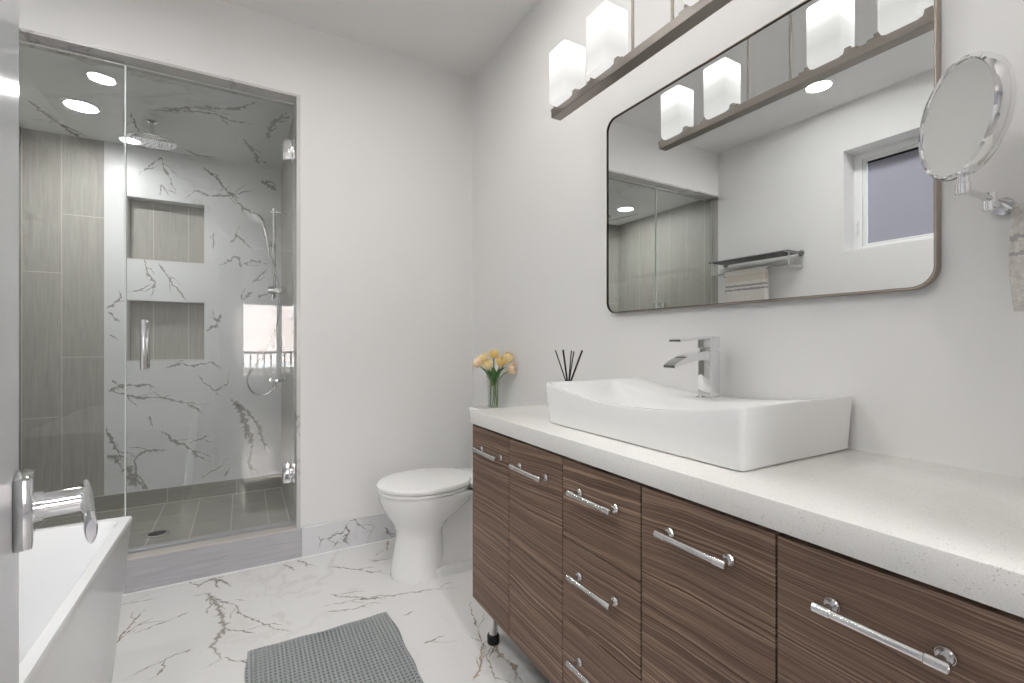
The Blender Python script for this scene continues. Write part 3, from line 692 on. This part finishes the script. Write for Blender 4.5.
mb = MB().grid(matf, nu, nv); mb.box(mx0+.004, mx1-.004, my0+.004, my1-.004, .0005, .003)
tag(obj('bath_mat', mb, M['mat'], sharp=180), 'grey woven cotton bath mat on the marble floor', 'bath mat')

# ================================================================== TOILET
yc = 2.20
def egg(xf, xb, hw, z, sq=2.3, n=56):
    """outline seen from above: rounded front at xf (towards -x), blunter back at xb"""
    xm = xf+(xb-xf)*.50; P = []
    for k in range(n):
        a = 2*PI*k/n; c, s = math.cos(a), math.sin(a)
        if c < 0: x = xm-(xm-xf)*abs(c); y = hw*s
        else: x = xm+(xb-xm)*abs(c)**(2/2.35); y = hw*math.copysign(abs(s)**(2/2.35), s)
        P.append(Vector((x, yc+y, z)))
    return P
t = thing('toilet', 'white elongated toilet with closed lid beside the vanity', 'toilet', (.9, yc, 0))
mb = MB()
mb.loops([egg(.605, .86, .112, 0), egg(.602, .86, .113, .006), egg(.606, .86, .110, .03), egg(.622, .855, .101, .12), egg(.632, .85, .099, .19), egg(.630, .855, .103, .215), egg(.612, .885, .124, .255), egg(.580, .945, .153, .300), egg(.560, 1.00, .171, .340), egg(.550, 1.04, .179, .372), egg(.549, 1.06, .181, .392), egg(.553, 1.06, .178, .398)])
mb.loops([rrect(.78, 1.19, yc-.112, yc+.112, 0, .03), rrect(.78, 1.19, yc-.112, yc+.112, .028, .03), rrect(.785, 1.185, yc-.106, yc+.106, .036, .03)])
mb.loops([rrect(.80, 1.17, yc-.088, yc+.088, .03, .04), rrect(.80, 1.165, yc-.055, yc+.055, .10, .03), rrect(.80, 1.165, yc-.050, yc+.050, .18, .03), rrect(.82, 1.17, yc-.062, yc+.062, .26, .04), rrect(.90, 1.18, yc-.12, yc+.12, .34, .05), rrect(.93, 1.20, yc-.165, yc+.165, .385, .04), rrect(.935, 1.20, yc-.165, yc+.165, .398, .04)])
obj('bowl', mb, M['porcelain'], t, sharp=55)
mb = MB().loops([egg(.548, .985, .181, .400), egg(.543, .987, .186, .403), egg(.543, .987, .186, .413), egg(.548, .985, .181, .416)])
obj('seat', mb, M['porcelain'], t, sharp=40)
mb = MB().loops([egg(.552, .988, .178, .417), egg(.552, .988, .178, .4215), egg(.541, .993, .188, .422), egg(.540, .994, .189, .425), egg(.540, .994, .189, .435), egg(.546, .990, .184, .441), egg(.58, .97, .155, .444)])
obj('lid', mb, M['porcelain'], t, sharp=40)
obj('lid_hinge', MB().box(.955, 1.07, yc-.135, yc+.135, .3985, .427, .008, 3), M['porcelain'], t)
mb = MB().loops([rrect(1.095, 1.222, yc-.155, yc+.155, .395, .03), rrect(1.09, 1.222, yc-.165, yc+.165, .55, .03), rrect(1.088, 1.222, yc-.168, yc+.168, .725, .03)])
obj('tank', mb, M['porcelain'], t, sharp=50)
obj('tank_lid', MB().box(1.082, 1.224, yc-.174, yc+.174, .7255, .752, .008, 3), M['porcelain'], t)
obj('flush_button', MB().lathe([(.022, 0), (.022, .004), (.018, .006), (.001, .006)], (1.15, yc-.11, .752), n=24), M['chrome'], t)

# ---- vase and tulips on the tank
vx, vy, vz = 1.150, 2.20, .752
mb = MB().lathe([(.001, .006), (.027, .006), (.029, .012), (.0305, .06), (.034, .13), (.041, .178), (.0435, .178), (.037, .13), (.0335, .06), (.032, .004), (.030, 0), (.001, 0)], (vx, vy, vz), n=32, cap0=False, cap1=False)
tag(obj('glass_vase', mb, M['clear']), 'clear glass vase holding the pale yellow tulips', 'vase')
M['water'] = thin_glass('vase_water', (.93, .96, .93, 1), .02)
stem_m = plain('tulip_stem', rgb(110, 132, 70), .5); leaf_m = plain('tulip_leaf', rgb(66, 114, 54), .45)
pet = [plain('petal_butter', rgb(246, 226, 172), .55), plain('petal_peach', rgb(246, 220, 186), .55), plain('petal_yellow', rgb(242, 212, 136), .55)]
def tulip(dx, dy, dz, k, label, tilt=0):
    """one tulip: stem from the vase foot to the bloom, six cupped petals, one or two leaves"""
    t = thing('tulip', label, 'flower', (vx, vy, vz+.006), 'tulips in the vase')
    top = Vector((vx+dx, vy+dy, vz+dz)); fa = random.uniform(0, 6.28); foot = Vector((vx+.019*math.cos(fa), vy+.019*math.sin(fa), vz+.014))
    mid = Vector((vx+dx*.25, vy+dy*.25, vz+.15))
    pts = [foot.lerp(mid, q) for q in (0, .5, 1)]+[mid.lerp(top, .5)+Vector((0, 0, .012)), top]
    obj('stem', MB().tube(pts, .0028, 8), stem_m, t)
    ax = (top-mid).normalized(); ax = (ax+Vector((dx*2, dy*2, 0))).normalized()
    u = ax.cross(Vector((0, 0, 1)) if abs(ax.z) < .95 else Vector((1, 0, 0))).normalized(); w = ax.cross(u)
    mb = MB()
    for p in range(6):
        a0 = 2*PI*p/6; rr = .019 if p % 2 else .0165
        def pf(a, b, a0=a0, rr=rr):
            h = b*.052; wd = math.sin(PI*min(1, b*.9+.12))**.7*.62
            ang = a0+(a-.5)*2*wd; r = 1.18*rr*(.25+1.05*math.sin(PI*(.12+.62*b)))*(1-.25*max(0, b-.7))
            return top+ax*(h-.004)+u*(r*math.cos(ang))+w*(r*math.sin(ang))
        mb.grid(pf, 6, 8)
    b = obj('bloom', mb, pet[k], t, sharp=80)
    mb = MB()
    la = random.uniform(0, 2*PI)
    for q in range(2):
        a = la+q*2.4; d = Vector((math.cos(a), math.sin(a), 0)); s = Vector((-d.y, d.x, 0))
        ln = random.uniform(.125, .15)
        def lf(aa, bb, d=d, s=s, ln=ln):
            wd = .015*math.sin(PI*min(1, bb*.92+.08))
            return Vector((vx, vy, vz+.125))+d*(.010+.066*bb**1.4)+Vector((0, 0, ln*bb-.050*bb**3))+s*((aa-.5)*2*wd)+d*(-.010*abs(aa-.5))
        mb.grid(lf, 4, 10)
    obj('leaf', mb, leaf_m, t, sharp=80)
for a in [(-.066, .030, .232, 1, 'peach tulip leaning furthest left in the vase'), (.010, -.050, .236, 2, 'deep yellow tulip at the front centre of the bunch'),
          (.040, -.060, .258, 0, 'butter yellow tulip at the upper right of the bunch'), (-.040, .030, .250, 0, 'pale yellow tulip at the back left of the bunch'),
          (.006, .012, .272, 2, 'tallest yellow tulip standing at the back of the bunch'), (.050, -.080, .205, 1, 'low peach tulip drooping at the right of the vase'), (-.040, -.020, .222, 0, 'pale yellow tulip low at the front left of the bunch')]:
    tulip(*a)

# ================================================================== VANITY
XC, ZC0, ZC1, VY1 = .7216, .811, .858, 1.57
tag(obj('countertop', MB().box(XC, XR, YF, VY1, ZC0, ZC1, .002, 2), M['quartz']), 'long white speckled quartz countertop on the vanity', 'countertop')
vt = thing('vanity_cabinet', 'dark brown wood-grain vanity with chrome bar handles on metal legs', 'cabinet', (.98, .71, 0))
XF = .730; VZ0, VZ1 = .1735, .802
obj('carcass', MB().box(.752, XR-.014, YF+.004, VY1-.006, VZ0+.002, ZC0-.0005), M['gap'], vt)
obj('end_panel', MB().box(XF+.004, XR-.014, VY1-.0055, VY1-.0002, VZ0, ZC0-.001), M['wood'], vt)
EDG = [1.566, 1.293, 1.006, .725, .435, .145, YF+.006]
def handle(y0, y1, z, parent):
    xb = XF-.030
    mb = MB().tube([(xb, y0, z), (xb, y0+.001, z), (xb, y1-.001, z), (xb, y1, z)], [.0050, .0062, .0062, .0050], 16)
    for y in (y0+.013, y1-.013): mb.tube([(xb, y, z), (XF, y, z)], .0048, 12).lathe([(.010, -.005), (.0085, -.008)], (XF, y, z), (1, 0, 0), 18).lathe([(.0105, -.005), (.0105, 0)], (XF, y, z), (1, 0, 0), 18)
    for a, b in ((y0+.0005, y0+.024), (y1-.024, y1-.0005)): mb.tube([(xb, a, z), (xb, a+.001, z), (xb, b-.001, z), (xb, b, z)], [.0066, .0074, .0074, .0066], 16)
    obj('handle', mb, M['chrome_soft'], parent)
g = .0016
def front(name, ya, yb, za, zb, hz=None, hl=.155, lab=None, dc=0):
    o = obj(name, MB().box(XF, .7515, yb+g, ya-g, za, zb, .0009, 1), M['wood'], vt, label=lab)
    c = (ya+yb)/2+dc
    if hz: handle(c-hl/2, c+hl/2, hz, o)
    return o
front('door', EDG[0], EDG[1], VZ0, VZ1, .732, .165, 'leftmost cabinet door next to the toilet', -.02)
front('door', EDG[1], EDG[2], VZ0, VZ1, .732, .165)
front('drawer', EDG[2], EDG[3], .598, VZ1, .732); front('drawer', EDG[2], EDG[3], .392, .595, .523); front('drawer', EDG[2], EDG[3], VZ0, .389, .310)
front('door', EDG[3], EDG[4], VZ0, VZ1, .732); front('door', EDG[4], EDG[5], VZ0, VZ1, .732, .150); front('door', EDG[5], EDG[6], VZ0, VZ1, .732, .150)
for x, y in ((.800, 1.535), (.800, .70), (.800, -.10), (1.17, 1.535), (1.17, -.10)):
    l = obj('leg', MB().tube([(x, y, .03), (x, y, VZ0+.003)], .0165, 20), M['chrome_soft'], vt)
    obj('foot', MB().lathe([(.021, 0), (.0225, .004), (.0225, .028), (.020, .033)], (x, y, 0), n=24), M['black'], l)

# ---- vessel sink
BX0, BX1, BY0, BY1 = .811, 1.221, .545, 1.213; BC = (BY0+BY1)/2; BH = (BY1-BY0)/2
def rimz(y): return .983-.034*(1-min(1, ((y-BC)/BH)**2))
def setz(loop, f): return [Vector((p.x, p.y, f(p))) for p in loop]
R = lambda x0, x1, y0, y1, z, r: rrect(x0, x1, y0, y1, z, r, 6, 18)
DK = 1.088   # where the faucet deck starts
L = [R(BX0+.016, BX1-.008, BY0+.018, BY1-.028, ZC1+.0002, .010), R(BX0+.014, BX1-.008, BY0+.016, BY1-.026, ZC1+.0028, .010), R(BX0+.006, BX1-.008, BY0+.008, BY1-.018, ZC1+.0032, .010), R(BX0+.004, BX1-.006, BY0+.006, BY1-.016, ZC1+.007, .012),
     setz(R(BX0, BX1, BY0, BY1, 0, .012), lambda p: rimz(p.y)-.005), setz(R(BX0+.002, BX1-.002, BY0+.002, BY1-.002, 0, .011), lambda p: rimz(p.y)),
     setz(R(BX0+.011, DK, BY0+.011, BY1-.011, 0, .016), lambda p: rimz(p.y)), setz(R(BX0+.014, DK-.004, BY0+.014, BY1-.014, 0, .018), lambda p: rimz(p.y)-.004),
     setz(R(BX0+.022, DK-.012, BY0+.030, BY1-.030, 0, .03), lambda p: rimz(p.y)-.022), setz(R(BX0+.035, DK-.025, BY0+.08, BY1-.08, 0, .04), lambda p: min(rimz(p.y)-.040, .925)),
     R(BX0+.06, DK-.05, BY0+.15, BY1-.15, .893, .05), R(BX0+.10, DK-.09, BY0+.24, BY1-.24, .884, .03)]
vs = tag(obj('vessel_sink', MB().loops(L), M['porcelain'], sharp=50), 'white rectangular vessel sink with a curved rim on the countertop', 'sink')
obj('sink_drain', MB().lathe([(.024, 0), (.024, .003), (.018, .006), (.001, .007)], ((BX0+DK)/2, BC, .884), n=24), M['chrome'], vs)
# ---- faucet
fx_, fy_ = 1.150, BC; fz = rimz(BC)-.0005
t = thing('faucet', 'square chrome single lever faucet on the vessel sink', 'faucet', (fx_, fy_, fz))
obj('base_plate', MB().box(fx_-.026, fx_+.026, fy_-.026, fy_+.026, fz, fz+.005, .002), M['chrome'], t)
obj('body', MB().box(fx_-.021, fx_+.021, fy_-.021, fy_+.021, fz+.004, 1.083, .0015), M['chrome'], t)
T_, B_ = [], []
for k in range(15):
    s = k/14; x = fx_-.010-.152*s
    T_.append((x, 1.082-.036*s**2.2)); B_.append((x, 1.060-.028*s**1.6+.006*s))
T_[-1] = (T_[-1][0], T_[-1][1]-.001)
poly = [(x, fy_-.019, z) for x, z in T_]+[(x, fy_-.019, z) for x, z in reversed(B_)]
obj('spout', MB().prism(poly, (0, .038, 0)), M['chrome'], t)
cp = obj('cartridge_cap', MB().box(fx_-.017, fx_+.017, fy_-.017, fy_+.017, 1.082, 1.090).box(fx_-.023, fx_+.021, fy_-.021, fy_+.021, 1.089, 1.117, .0015), M['chrome'], t)
poly = [(fx_+.004, fy_-.019, 1.1165), (fx_-.04, fy_-.019, 1.1165), (fx_-.085, fy_-.019, 1.111), (fx_-.14, fy_-.019, 1.1075), (fx_-.14, fy_-.019, 1.1135), (fx_-.085, fy_-.019, 1.1185), (fx_-.04, fy_-.019, 1.1225), (fx_+.004, fy_-.019, 1.1225)]
obj('lever', MB().prism(poly, (0, .038, 0)).box(fx_-.005, fx_+.021, fy_-.0205, fy_+.0205, 1.1165, 1.1225), M['chrome'], t)

# ---- reed diffuser behind the sink
rx, ry = 1.006, 1.352
tag(obj('diffuser_bottle', MB().lathe([(.026, 0), (.030, .003), (.030, .058), (.026, .068), (.012, .078), (.011, .098), (.009, .098), (.0085, .07), (.001, .07)], (rx, ry, ZC1), n=28), M['black']), 'small black reed diffuser bottle behind the sink', 'diffuser')
reeds = [(-.040, .022, 1.078, 'thin black reed leaning furthest left in the diffuser'), (-.014, .012, 1.080, 'black reed standing second from the left in the diffuser'),
         (.014, .000, 1.077, 'black reed standing nearly upright in the middle of the diffuser'), (.022, -.004, 1.074, 'black reed just right of the middle one in the diffuser'), (.046, -.022, 1.078, 'thick black reed leaning furthest right in the diffuser')]
for k, (dx, dy, zt, lab) in enumerate(reeds):
    a = Vector((rx-dx*.10, ry-dy*.10, ZC1+.072)); b = Vector((rx+dx, ry+dy, zt))
    tag(obj('diffuser_reed', MB().tube([a, b], .0034 if k in (1, 4) else .0023, 8), M['black']), lab, 'reed', 'reeds in the diffuser')

# ================================================================== WALL MIRROR
MY0, MY1, MZ0, MZ1 = .392, 1.379, 1.2155, 1.953
t = thing('wall_mirror', 'large rounded rectangular mirror with thin bronze frame above the vanity', 'mirror', (XR, .88, MZ0))
def rr_yz(y0, y1, z0, z1, x, r, n=10):
    return [Vector((x, p.x, p.y)) for p in rrect(y0, y1, z0, z1, 0, r, n)]
L = [rr_yz(MY0, MY1, MZ0, MZ1, XR, .045), rr_yz(MY0, MY1, MZ0, MZ1, XR-.0205, .045), rr_yz(MY0+.0012, MY1-.0012, MZ0+.0012, MZ1-.0012, XR-.022, .0438), rr_yz(MY0+.0042, MY1-.0042, MZ0+.0042, MZ1-.0042, XR-.022, .0408)]
mb = MB().loops(L, True, False, False)
mb.loops([rr_yz(MY0+.0042, MY1-.0042, MZ0+.0042, MZ1-.0042, XR-.022, .0408), rr_yz(MY0+.0050, MY1-.0050, MZ0+.0050, MZ1-.0050, XR-.0215, .040), rr_yz(MY0+.0050, MY1-.0050, MZ0+.0050, MZ1-.0050, XR, .040)], True, False, False, mi=1)
obj('frame', mb, [M['bronze'], M['dark_metal']], t)
obj('mirror_glass', MB().loops([rr_yz(MY0+.0051, MY1-.0051, MZ0+.0051, MZ1-.0051, XR-.002, .0399), rr_yz(MY0+.0051, MY1-.0051, MZ0+.0051, MZ1-.0051, XR-.0175, .0399)]), M['mirror'], t)

# ================================================================== LINEAR LIGHT
px_ = .944; pyc = .903
t = thing('linear_pendant_light', 'brushed nickel bar light with four frosted cube shades before the mirror', 'light', (px_, pyc, 1.885))
obj('bar', MB().box(px_-.016, px_+.024, .452, 1.346, 1.885, 1.911, .0012, 1), M['nickel'], t)
for y in (pyc-.07, pyc+.07): obj('rod', MB().tube([(px_+.004, y, 1.910), (px_+.004, y, H-.02)], .0045, 12), M['nickel'], t)
obj('canopy', MB().box(px_-.05, px_+.066, pyc-.15, pyc+.15, H-.024, H, .003), M['nickel'], t)
for dy in (.371, .173, -.182, -.360):
    y = pyc+dy; x = px_
    obj('shade_holder', MB().box(px_-.014, px_+.022, y-.078, y+.078, 1.9105, 1.918, .001, 1).box(px_-.014, px_+.022, y-.062, y+.062, 1.9175, 1.927, .001, 1), M['nickel'], t)
    hw = .046
    L = [rrect(x-hw+.012, x+hw-.012, y-hw+.012, y+hw-.012, 1.9075, .012), rrect(x-hw+.003, x+hw-.003, y-hw+.003, y+hw-.003, 1.912, .014), rrect(x-hw, x+hw, y-hw, y+hw, 1.922, .012), rrect(x-hw, x+hw, y-hw, y+hw, 2.082, .010), rrect(x-hw+.003, x+hw-.003, y-hw+.003, y+hw-.003, 2.086, .009), rrect(x-hw+.006, x+hw-.006, y-hw+.006, y+hw-.006, 2.085, .006), rrect(x-hw+.007, x+hw-.007, y-hw+.007, y+hw-.007, 1.990, .006)]
    sh = obj('shade', MB().loops(L, True, True, False), M['shade'], t, label='frosted white glass cube shade')
    obj('bulb', MB().lathe([(.020, 1.992), (.028, 2.005), (.030, 2.018), (.024, 2.028), (.001, 2.032)], (x, y, 0), n=24), M['bulb'], sh)

# ================================================================== MAKE-UP MIRROR
mc = Vector((1.0549, .3175, 1.485)); mn = Vector((-.7291, .6843, .0034)).normalized()
t = thing('makeup_mirror', 'round chrome magnifying mirror on a swing arm beside the wall mirror', 'mirror', (XR, .30, 1.37))
prof = [(.0905, .001), (.0915, .004), (.0945, .0055), (.098, .003), (.0995, -.002), (.1, -.006), (.0995, -.011), (.097, -.0135), (.0955, -.014), (.096, -.016), (.0955, -.021), (.092, -.024), (.070, -.026), (.001, -.027)]
obj('mirror_case', MB().lathe(prof, mc, mn, 72, cap0=False), M['chrome'], t)
obj('mirror_glass', MB().lathe([(.0912, .0015), (.06, .0003), (.03, -.0007), (.001, -.001)], mc, mn, 64, cap0=False), M['mirror'], t)
ap = Vector((mc.x-mn.x*.010, mc.y-mn.y*.010, mc.z-.098))
E1 = ap+Vector((0, 0, -.020))
k2 = on_x(990, 199, 1.165)
wp = on_x(1004, 207, XR-.0005)
obj('mirror_knuckle', MB().tube([ap+Vector((0, 0, .006)), E1-Vector((0, 0, .008))], .0085, 18).lathe([(.0095, -.009), (.0105, -.008), (.0105, .008), (.0095, .009)], E1, (0, 0, 1), 20), M['chrome'], t)
mb = MB().tube([E1, E1.lerp(k2, .25)+Vector((0, 0, -.002)), E1.lerp(k2, .7), k2], [.0062, .0056, .0056, .0065], 14)
obj('swing_arm', mb, M['chrome'], t)
obj('wall_bracket', MB().lathe([(.0085, -.021), (.0095, -.020), (.0095, .010), (.0085, .011)], k2, (0, 0, 1), 20).tube([k2+Vector((0, 0, -.006)), wp], .0065, 14).tube([k2+Vector((-.008, -.010, -.014)), k2+Vector((.010, -.010, -.014))], .0045, 12).lathe([(.016, -.006), (.017, 0)], wp, (1, 0, 0), 28), M['chrome'], t)

# ================================================================== TOWELS AND RACK
def drape(bar, r, ya, yb, front_len, back_len, sgn, mat, name, seed):
    """cloth hung over a bar that runs along y; sgn = the side of the bar its front hangs on"""
    rnd = random.Random(seed); ph = [rnd.uniform(0, 6) for _ in range(4)]
    bxx, bz = bar; th = .010; L = []
    path = [(-1, -back_len*q) for q in (1, .75, .5, .25, .06)]
    def f(a, b, out=0.0):
        y = ya+(yb-ya)*b
        if a < .4:  s = 1-a/.4; off = -(r+out); z = bz-back_len*s
        elif a < .5: q = (a-.4)/.1; off = -(r+out)*math.cos(PI*q); z = bz+(r+out)*math.sin(PI*q); s = 0
        else: s = (a-.5)/.5; off = r+out; z = bz-front_len*s
        wv = .005*s*math.sin(y*26+ph[0])+.003*s*math.sin(y*61+ph[1])
        ny = .006*s*math.sin(z*19+ph[2])
        return Vector((bxx+sgn*(off+wv), y+ny*(2*b-1), z))
    nu_, nv_ = 60, 26
    b = bmesh.new()
    A = [[b.verts.new(f(i/nu_, j/nv_, th)) for j in range(nv_+1)] for i in range(nu_+1)]
    B = [[b.verts.new(f(i/nu_, j/nv_, .0012)) for j in range(nv_+1)] for i in range(nu_+1)]
    for i in range(nu_):
        for j in range(nv_):
            b.faces.new((A[i][j], A[i+1][j], A[i+1][j+1], A[i][j+1])); b.faces.new((B[i][j], B[i][j+1], B[i+1][j+1], B[i+1][j]))
        b.faces.new((A[i][0], B[i][0], B[i+1][0], A[i+1][0])); b.faces.new((A[i][nv_], A[i+1][nv_], B[i+1][nv_], B[i][nv_]))
    for j in range(nv_):
        b.faces.new((A[0][j], A[0][j+1], B[0][j+1], B[0][j])); b.faces.new((A[nu_][j], B[nu_][j], B[nu_][j+1], A[nu_][j+1]))
    bmesh.ops.recalc_face_normals(b, faces=b.faces)
    m = MB(); m._merge(b); return obj(name, m, mat, sharp=180)
bar_x, bar_z = 1.160, 1.328
t = thing('towel_bar', 'short chrome towel bar on the wall right of the makeup mirror', 'towel bar', (XR, .15, bar_z))
obj('bar', MB().tube([(bar_x, -.06, bar_z), (bar_x, .268, bar_z)], .006, 14), M['chrome'], t)
for y in (-.055, .21): obj('bracket', MB().tube([(bar_x, y, bar_z), (XR, y, bar_z)], .006, 12).lathe([(.018, -.008), (.02, 0)], (XR-.0005, y, bar_z), (1, 0, 0), 22), M['chrome'], t)
tw = terry('grey_beige_towel', rgb(184, 180, 173), rgb(214, 210, 203), [(1.280, 1.288, rgb(150, 148, 150)), (1.254, 1.262, rgb(150, 147, 148))])
tag(drape((bar_x, bar_z), .0065, -.03, .2725, .17, .15, -1, tw, 'hand_towel', 3), 'grey beige hand towel hanging at the right edge by the makeup mirror', 'towel')
# rack on the left wall
t = thing('towel_rack', 'metal towel rack with slatted shelf and bar on the left wall', 'towel rack', (XL, 2.25, 1.76))
y0, y1, zs, xf_ = 1.925, 2.57, 1.765, XL+.215
for y in (y0+.012, y1-.012):
    obj('bracket', MB().tube([(XL, y, zs), (xf_, y, zs)], .007, 12).lathe([(.024, 0), (.022, .010)], (XL+.0005, y, zs), (1, 0, 0), 24).lathe([(.014, 0), (.013, .008)], (XL+.0005, y, zs-.10), (1, 0, 0), 20).tube([(XL, y, zs-.10), (XL+.165, y, zs-.10)], .005, 12).tube([(XL+.165, y, zs-.105), (XL+.165, y, zs)], .0045, 10), M['chrome'], t)
for k in range(9):
    x = XL+.022+.178*k/8
    obj('shelf_slat', MB().box(x-.009, x+.009, y0-.004, y1+.004, zs-.004, zs+.004, .002), M['steel'], t)
obj('towel_bar', MB().tube([(XL+.165, y0, zs-.10), (XL+.165, y1, zs-.10)], .006, 12), M['chrome'], t)
tw2 = terry('striped_towel', rgb(198, 194, 188), rgb(226, 222, 217), [(1.545, 1.56, rgb(120, 120, 128)), (1.515, 1.53, rgb(120, 120, 128)), (1.585, 1.64, rgb(200, 190, 178))])
tag(drape((XL+.165, zs-.10), .0065, 2.10, 2.44, .36, .34, 1, tw2, 'bath_towel', 5), 'striped beige towel on the towel rack, seen in the mirror', 'towel')

# ================================================================== ROOM BEYOND THE DOORWAY (seen only as a reflection in the shower glass)
bx0, bx1, by0, by1 = -2.2, 3.0, -3.6, YF-.13
struct('floor_bedroom', MB().box(bx0, bx1, by0, by1, -.06, -.001), M['oak'])
struct('ceiling_bedroom', MB().box(bx0, bx1, by0-.15, by1, H, H+.08), M['ceil_paint'])
struct('wall_bedroom_left', MB().box(bx0-.1, bx0, by0, by1, -.06, H), M['paint'])
struct('wall_bedroom_right', MB().box(bx1, bx1+.1, by0, by1, -.06, H), M['paint'])
mb = MB().box(bx0, XL-.2, by1-.0, by1+.1, -.06, H).box(XR+.1, bx1, by1, by1+.1, -.06, H)
struct('wall_bedroom_front', mb, M['paint'])
ax0, ax1, az0, az1 = -.20, 1.5, .50, 1.80
mb = MB().box(bx0, ax0, by0-.15, by0, -.06, H).box(ax1, bx1, by0-.15, by0, -.06, H).box(ax0, ax1, by0-.15, by0, -.06, az0).box(ax0, ax1, by0-.15, by0, az1, H)
struct('wall_bedroom_back', mb, M['paint'])
t = bpy.data.objects.new('window_2', None); C.objects.link(t); t.location = (.7, by0-.08, az0); t['kind'] = 'structure'; t['label'] = 'white bedroom window overlooking a brick house'
mb = MB().box(ax0, ax0+.06, by0-.12, by0-.06, az0, az1).box(ax1-.06, ax1, by0-.12, by0-.06, az0, az1).box(ax0, ax1, by0-.12, by0-.06, az0, az0+.06).box(ax0, ax1, by0-.12, by0-.06, az1-.05, az1).box(.50, .58, by0-.12, by0-.06, az0, az1)
obj('window_frame', mb, M['trim_white'], t)
obj('window_pane', MB().box(ax0+.05, ax1-.05, by0-.092, by0-.088, az0+.05, az1-.04), M['window_glass'], t)
t = thing('bedroom_fill_lamp', 'added round fill lamp on the bedroom ceiling behind the viewer', 'ceiling light', (.4, -1.6, H))  # added to send fill light through the doorway
obj('rim', MB().lathe([(.24, 0), (.25, -.02), (.24, -.06)], (.4, -1.6, H), n=40, cap0=False, cap1=False), M['trim_white'], t)
obj('diffuser', MB().lathe([(.236, -.05), (.20, -.075), (.1, -.088), (.001, -.09)], (.4, -1.6, H), n=40, cap0=False), M['lamp_bed_fill'], t)
t = thing('balcony_railing', 'metal balcony railing outside the bedroom window', 'railing', (.7, -4.6, 0))
obj('top_rail', MB().box(-1.2, 3, -4.63, -4.58, .90, .94).box(-1.2, 3, -4.62, -4.59, .08, .11), M['rail_black'], t)
for k in range(36): obj('baluster', MB().tube([(-1.15+.115*k, -4.605, .10), (-1.15+.115*k, -4.605, .91)], .013, 8), M['rail_black'], t)
struct('floor_balcony', MB().box(-1.4, 3.2, -4.8, -3.75, -.12, 0), M['soffit_marble'])
t = thing('brick_house', 'pink brick house across from the bedroom window', 'building', (1, -11, -4))
obj('facade', MB().box(-7, 9, -11.3, -11, -4, 7), M['brick'], t)
for x in (-3.4, 1.35, 5.0):
    w = obj('window', MB().box(x, x+1.1, -11.02, -10.96, 2.0, 3.6).box(x-.1, x+1.2, -11.0, -10.9, 1.9, 2.0), M['trim_white'], t)
    obj('pane', MB().box(x+.1, x+1.0, -10.97, -10.95, 2.1, 3.5), plain('far_pane', rgb(170, 190, 200), .1), w)
obj('ledge', MB().box(-7, 9, -11.0, -10.7, .35, .5), M['trim_white'], t)
struct('ground', MB().box(-40, 40, -40, 20, -4.1, -4), plain('street', rgb(150, 150, 148), .9))
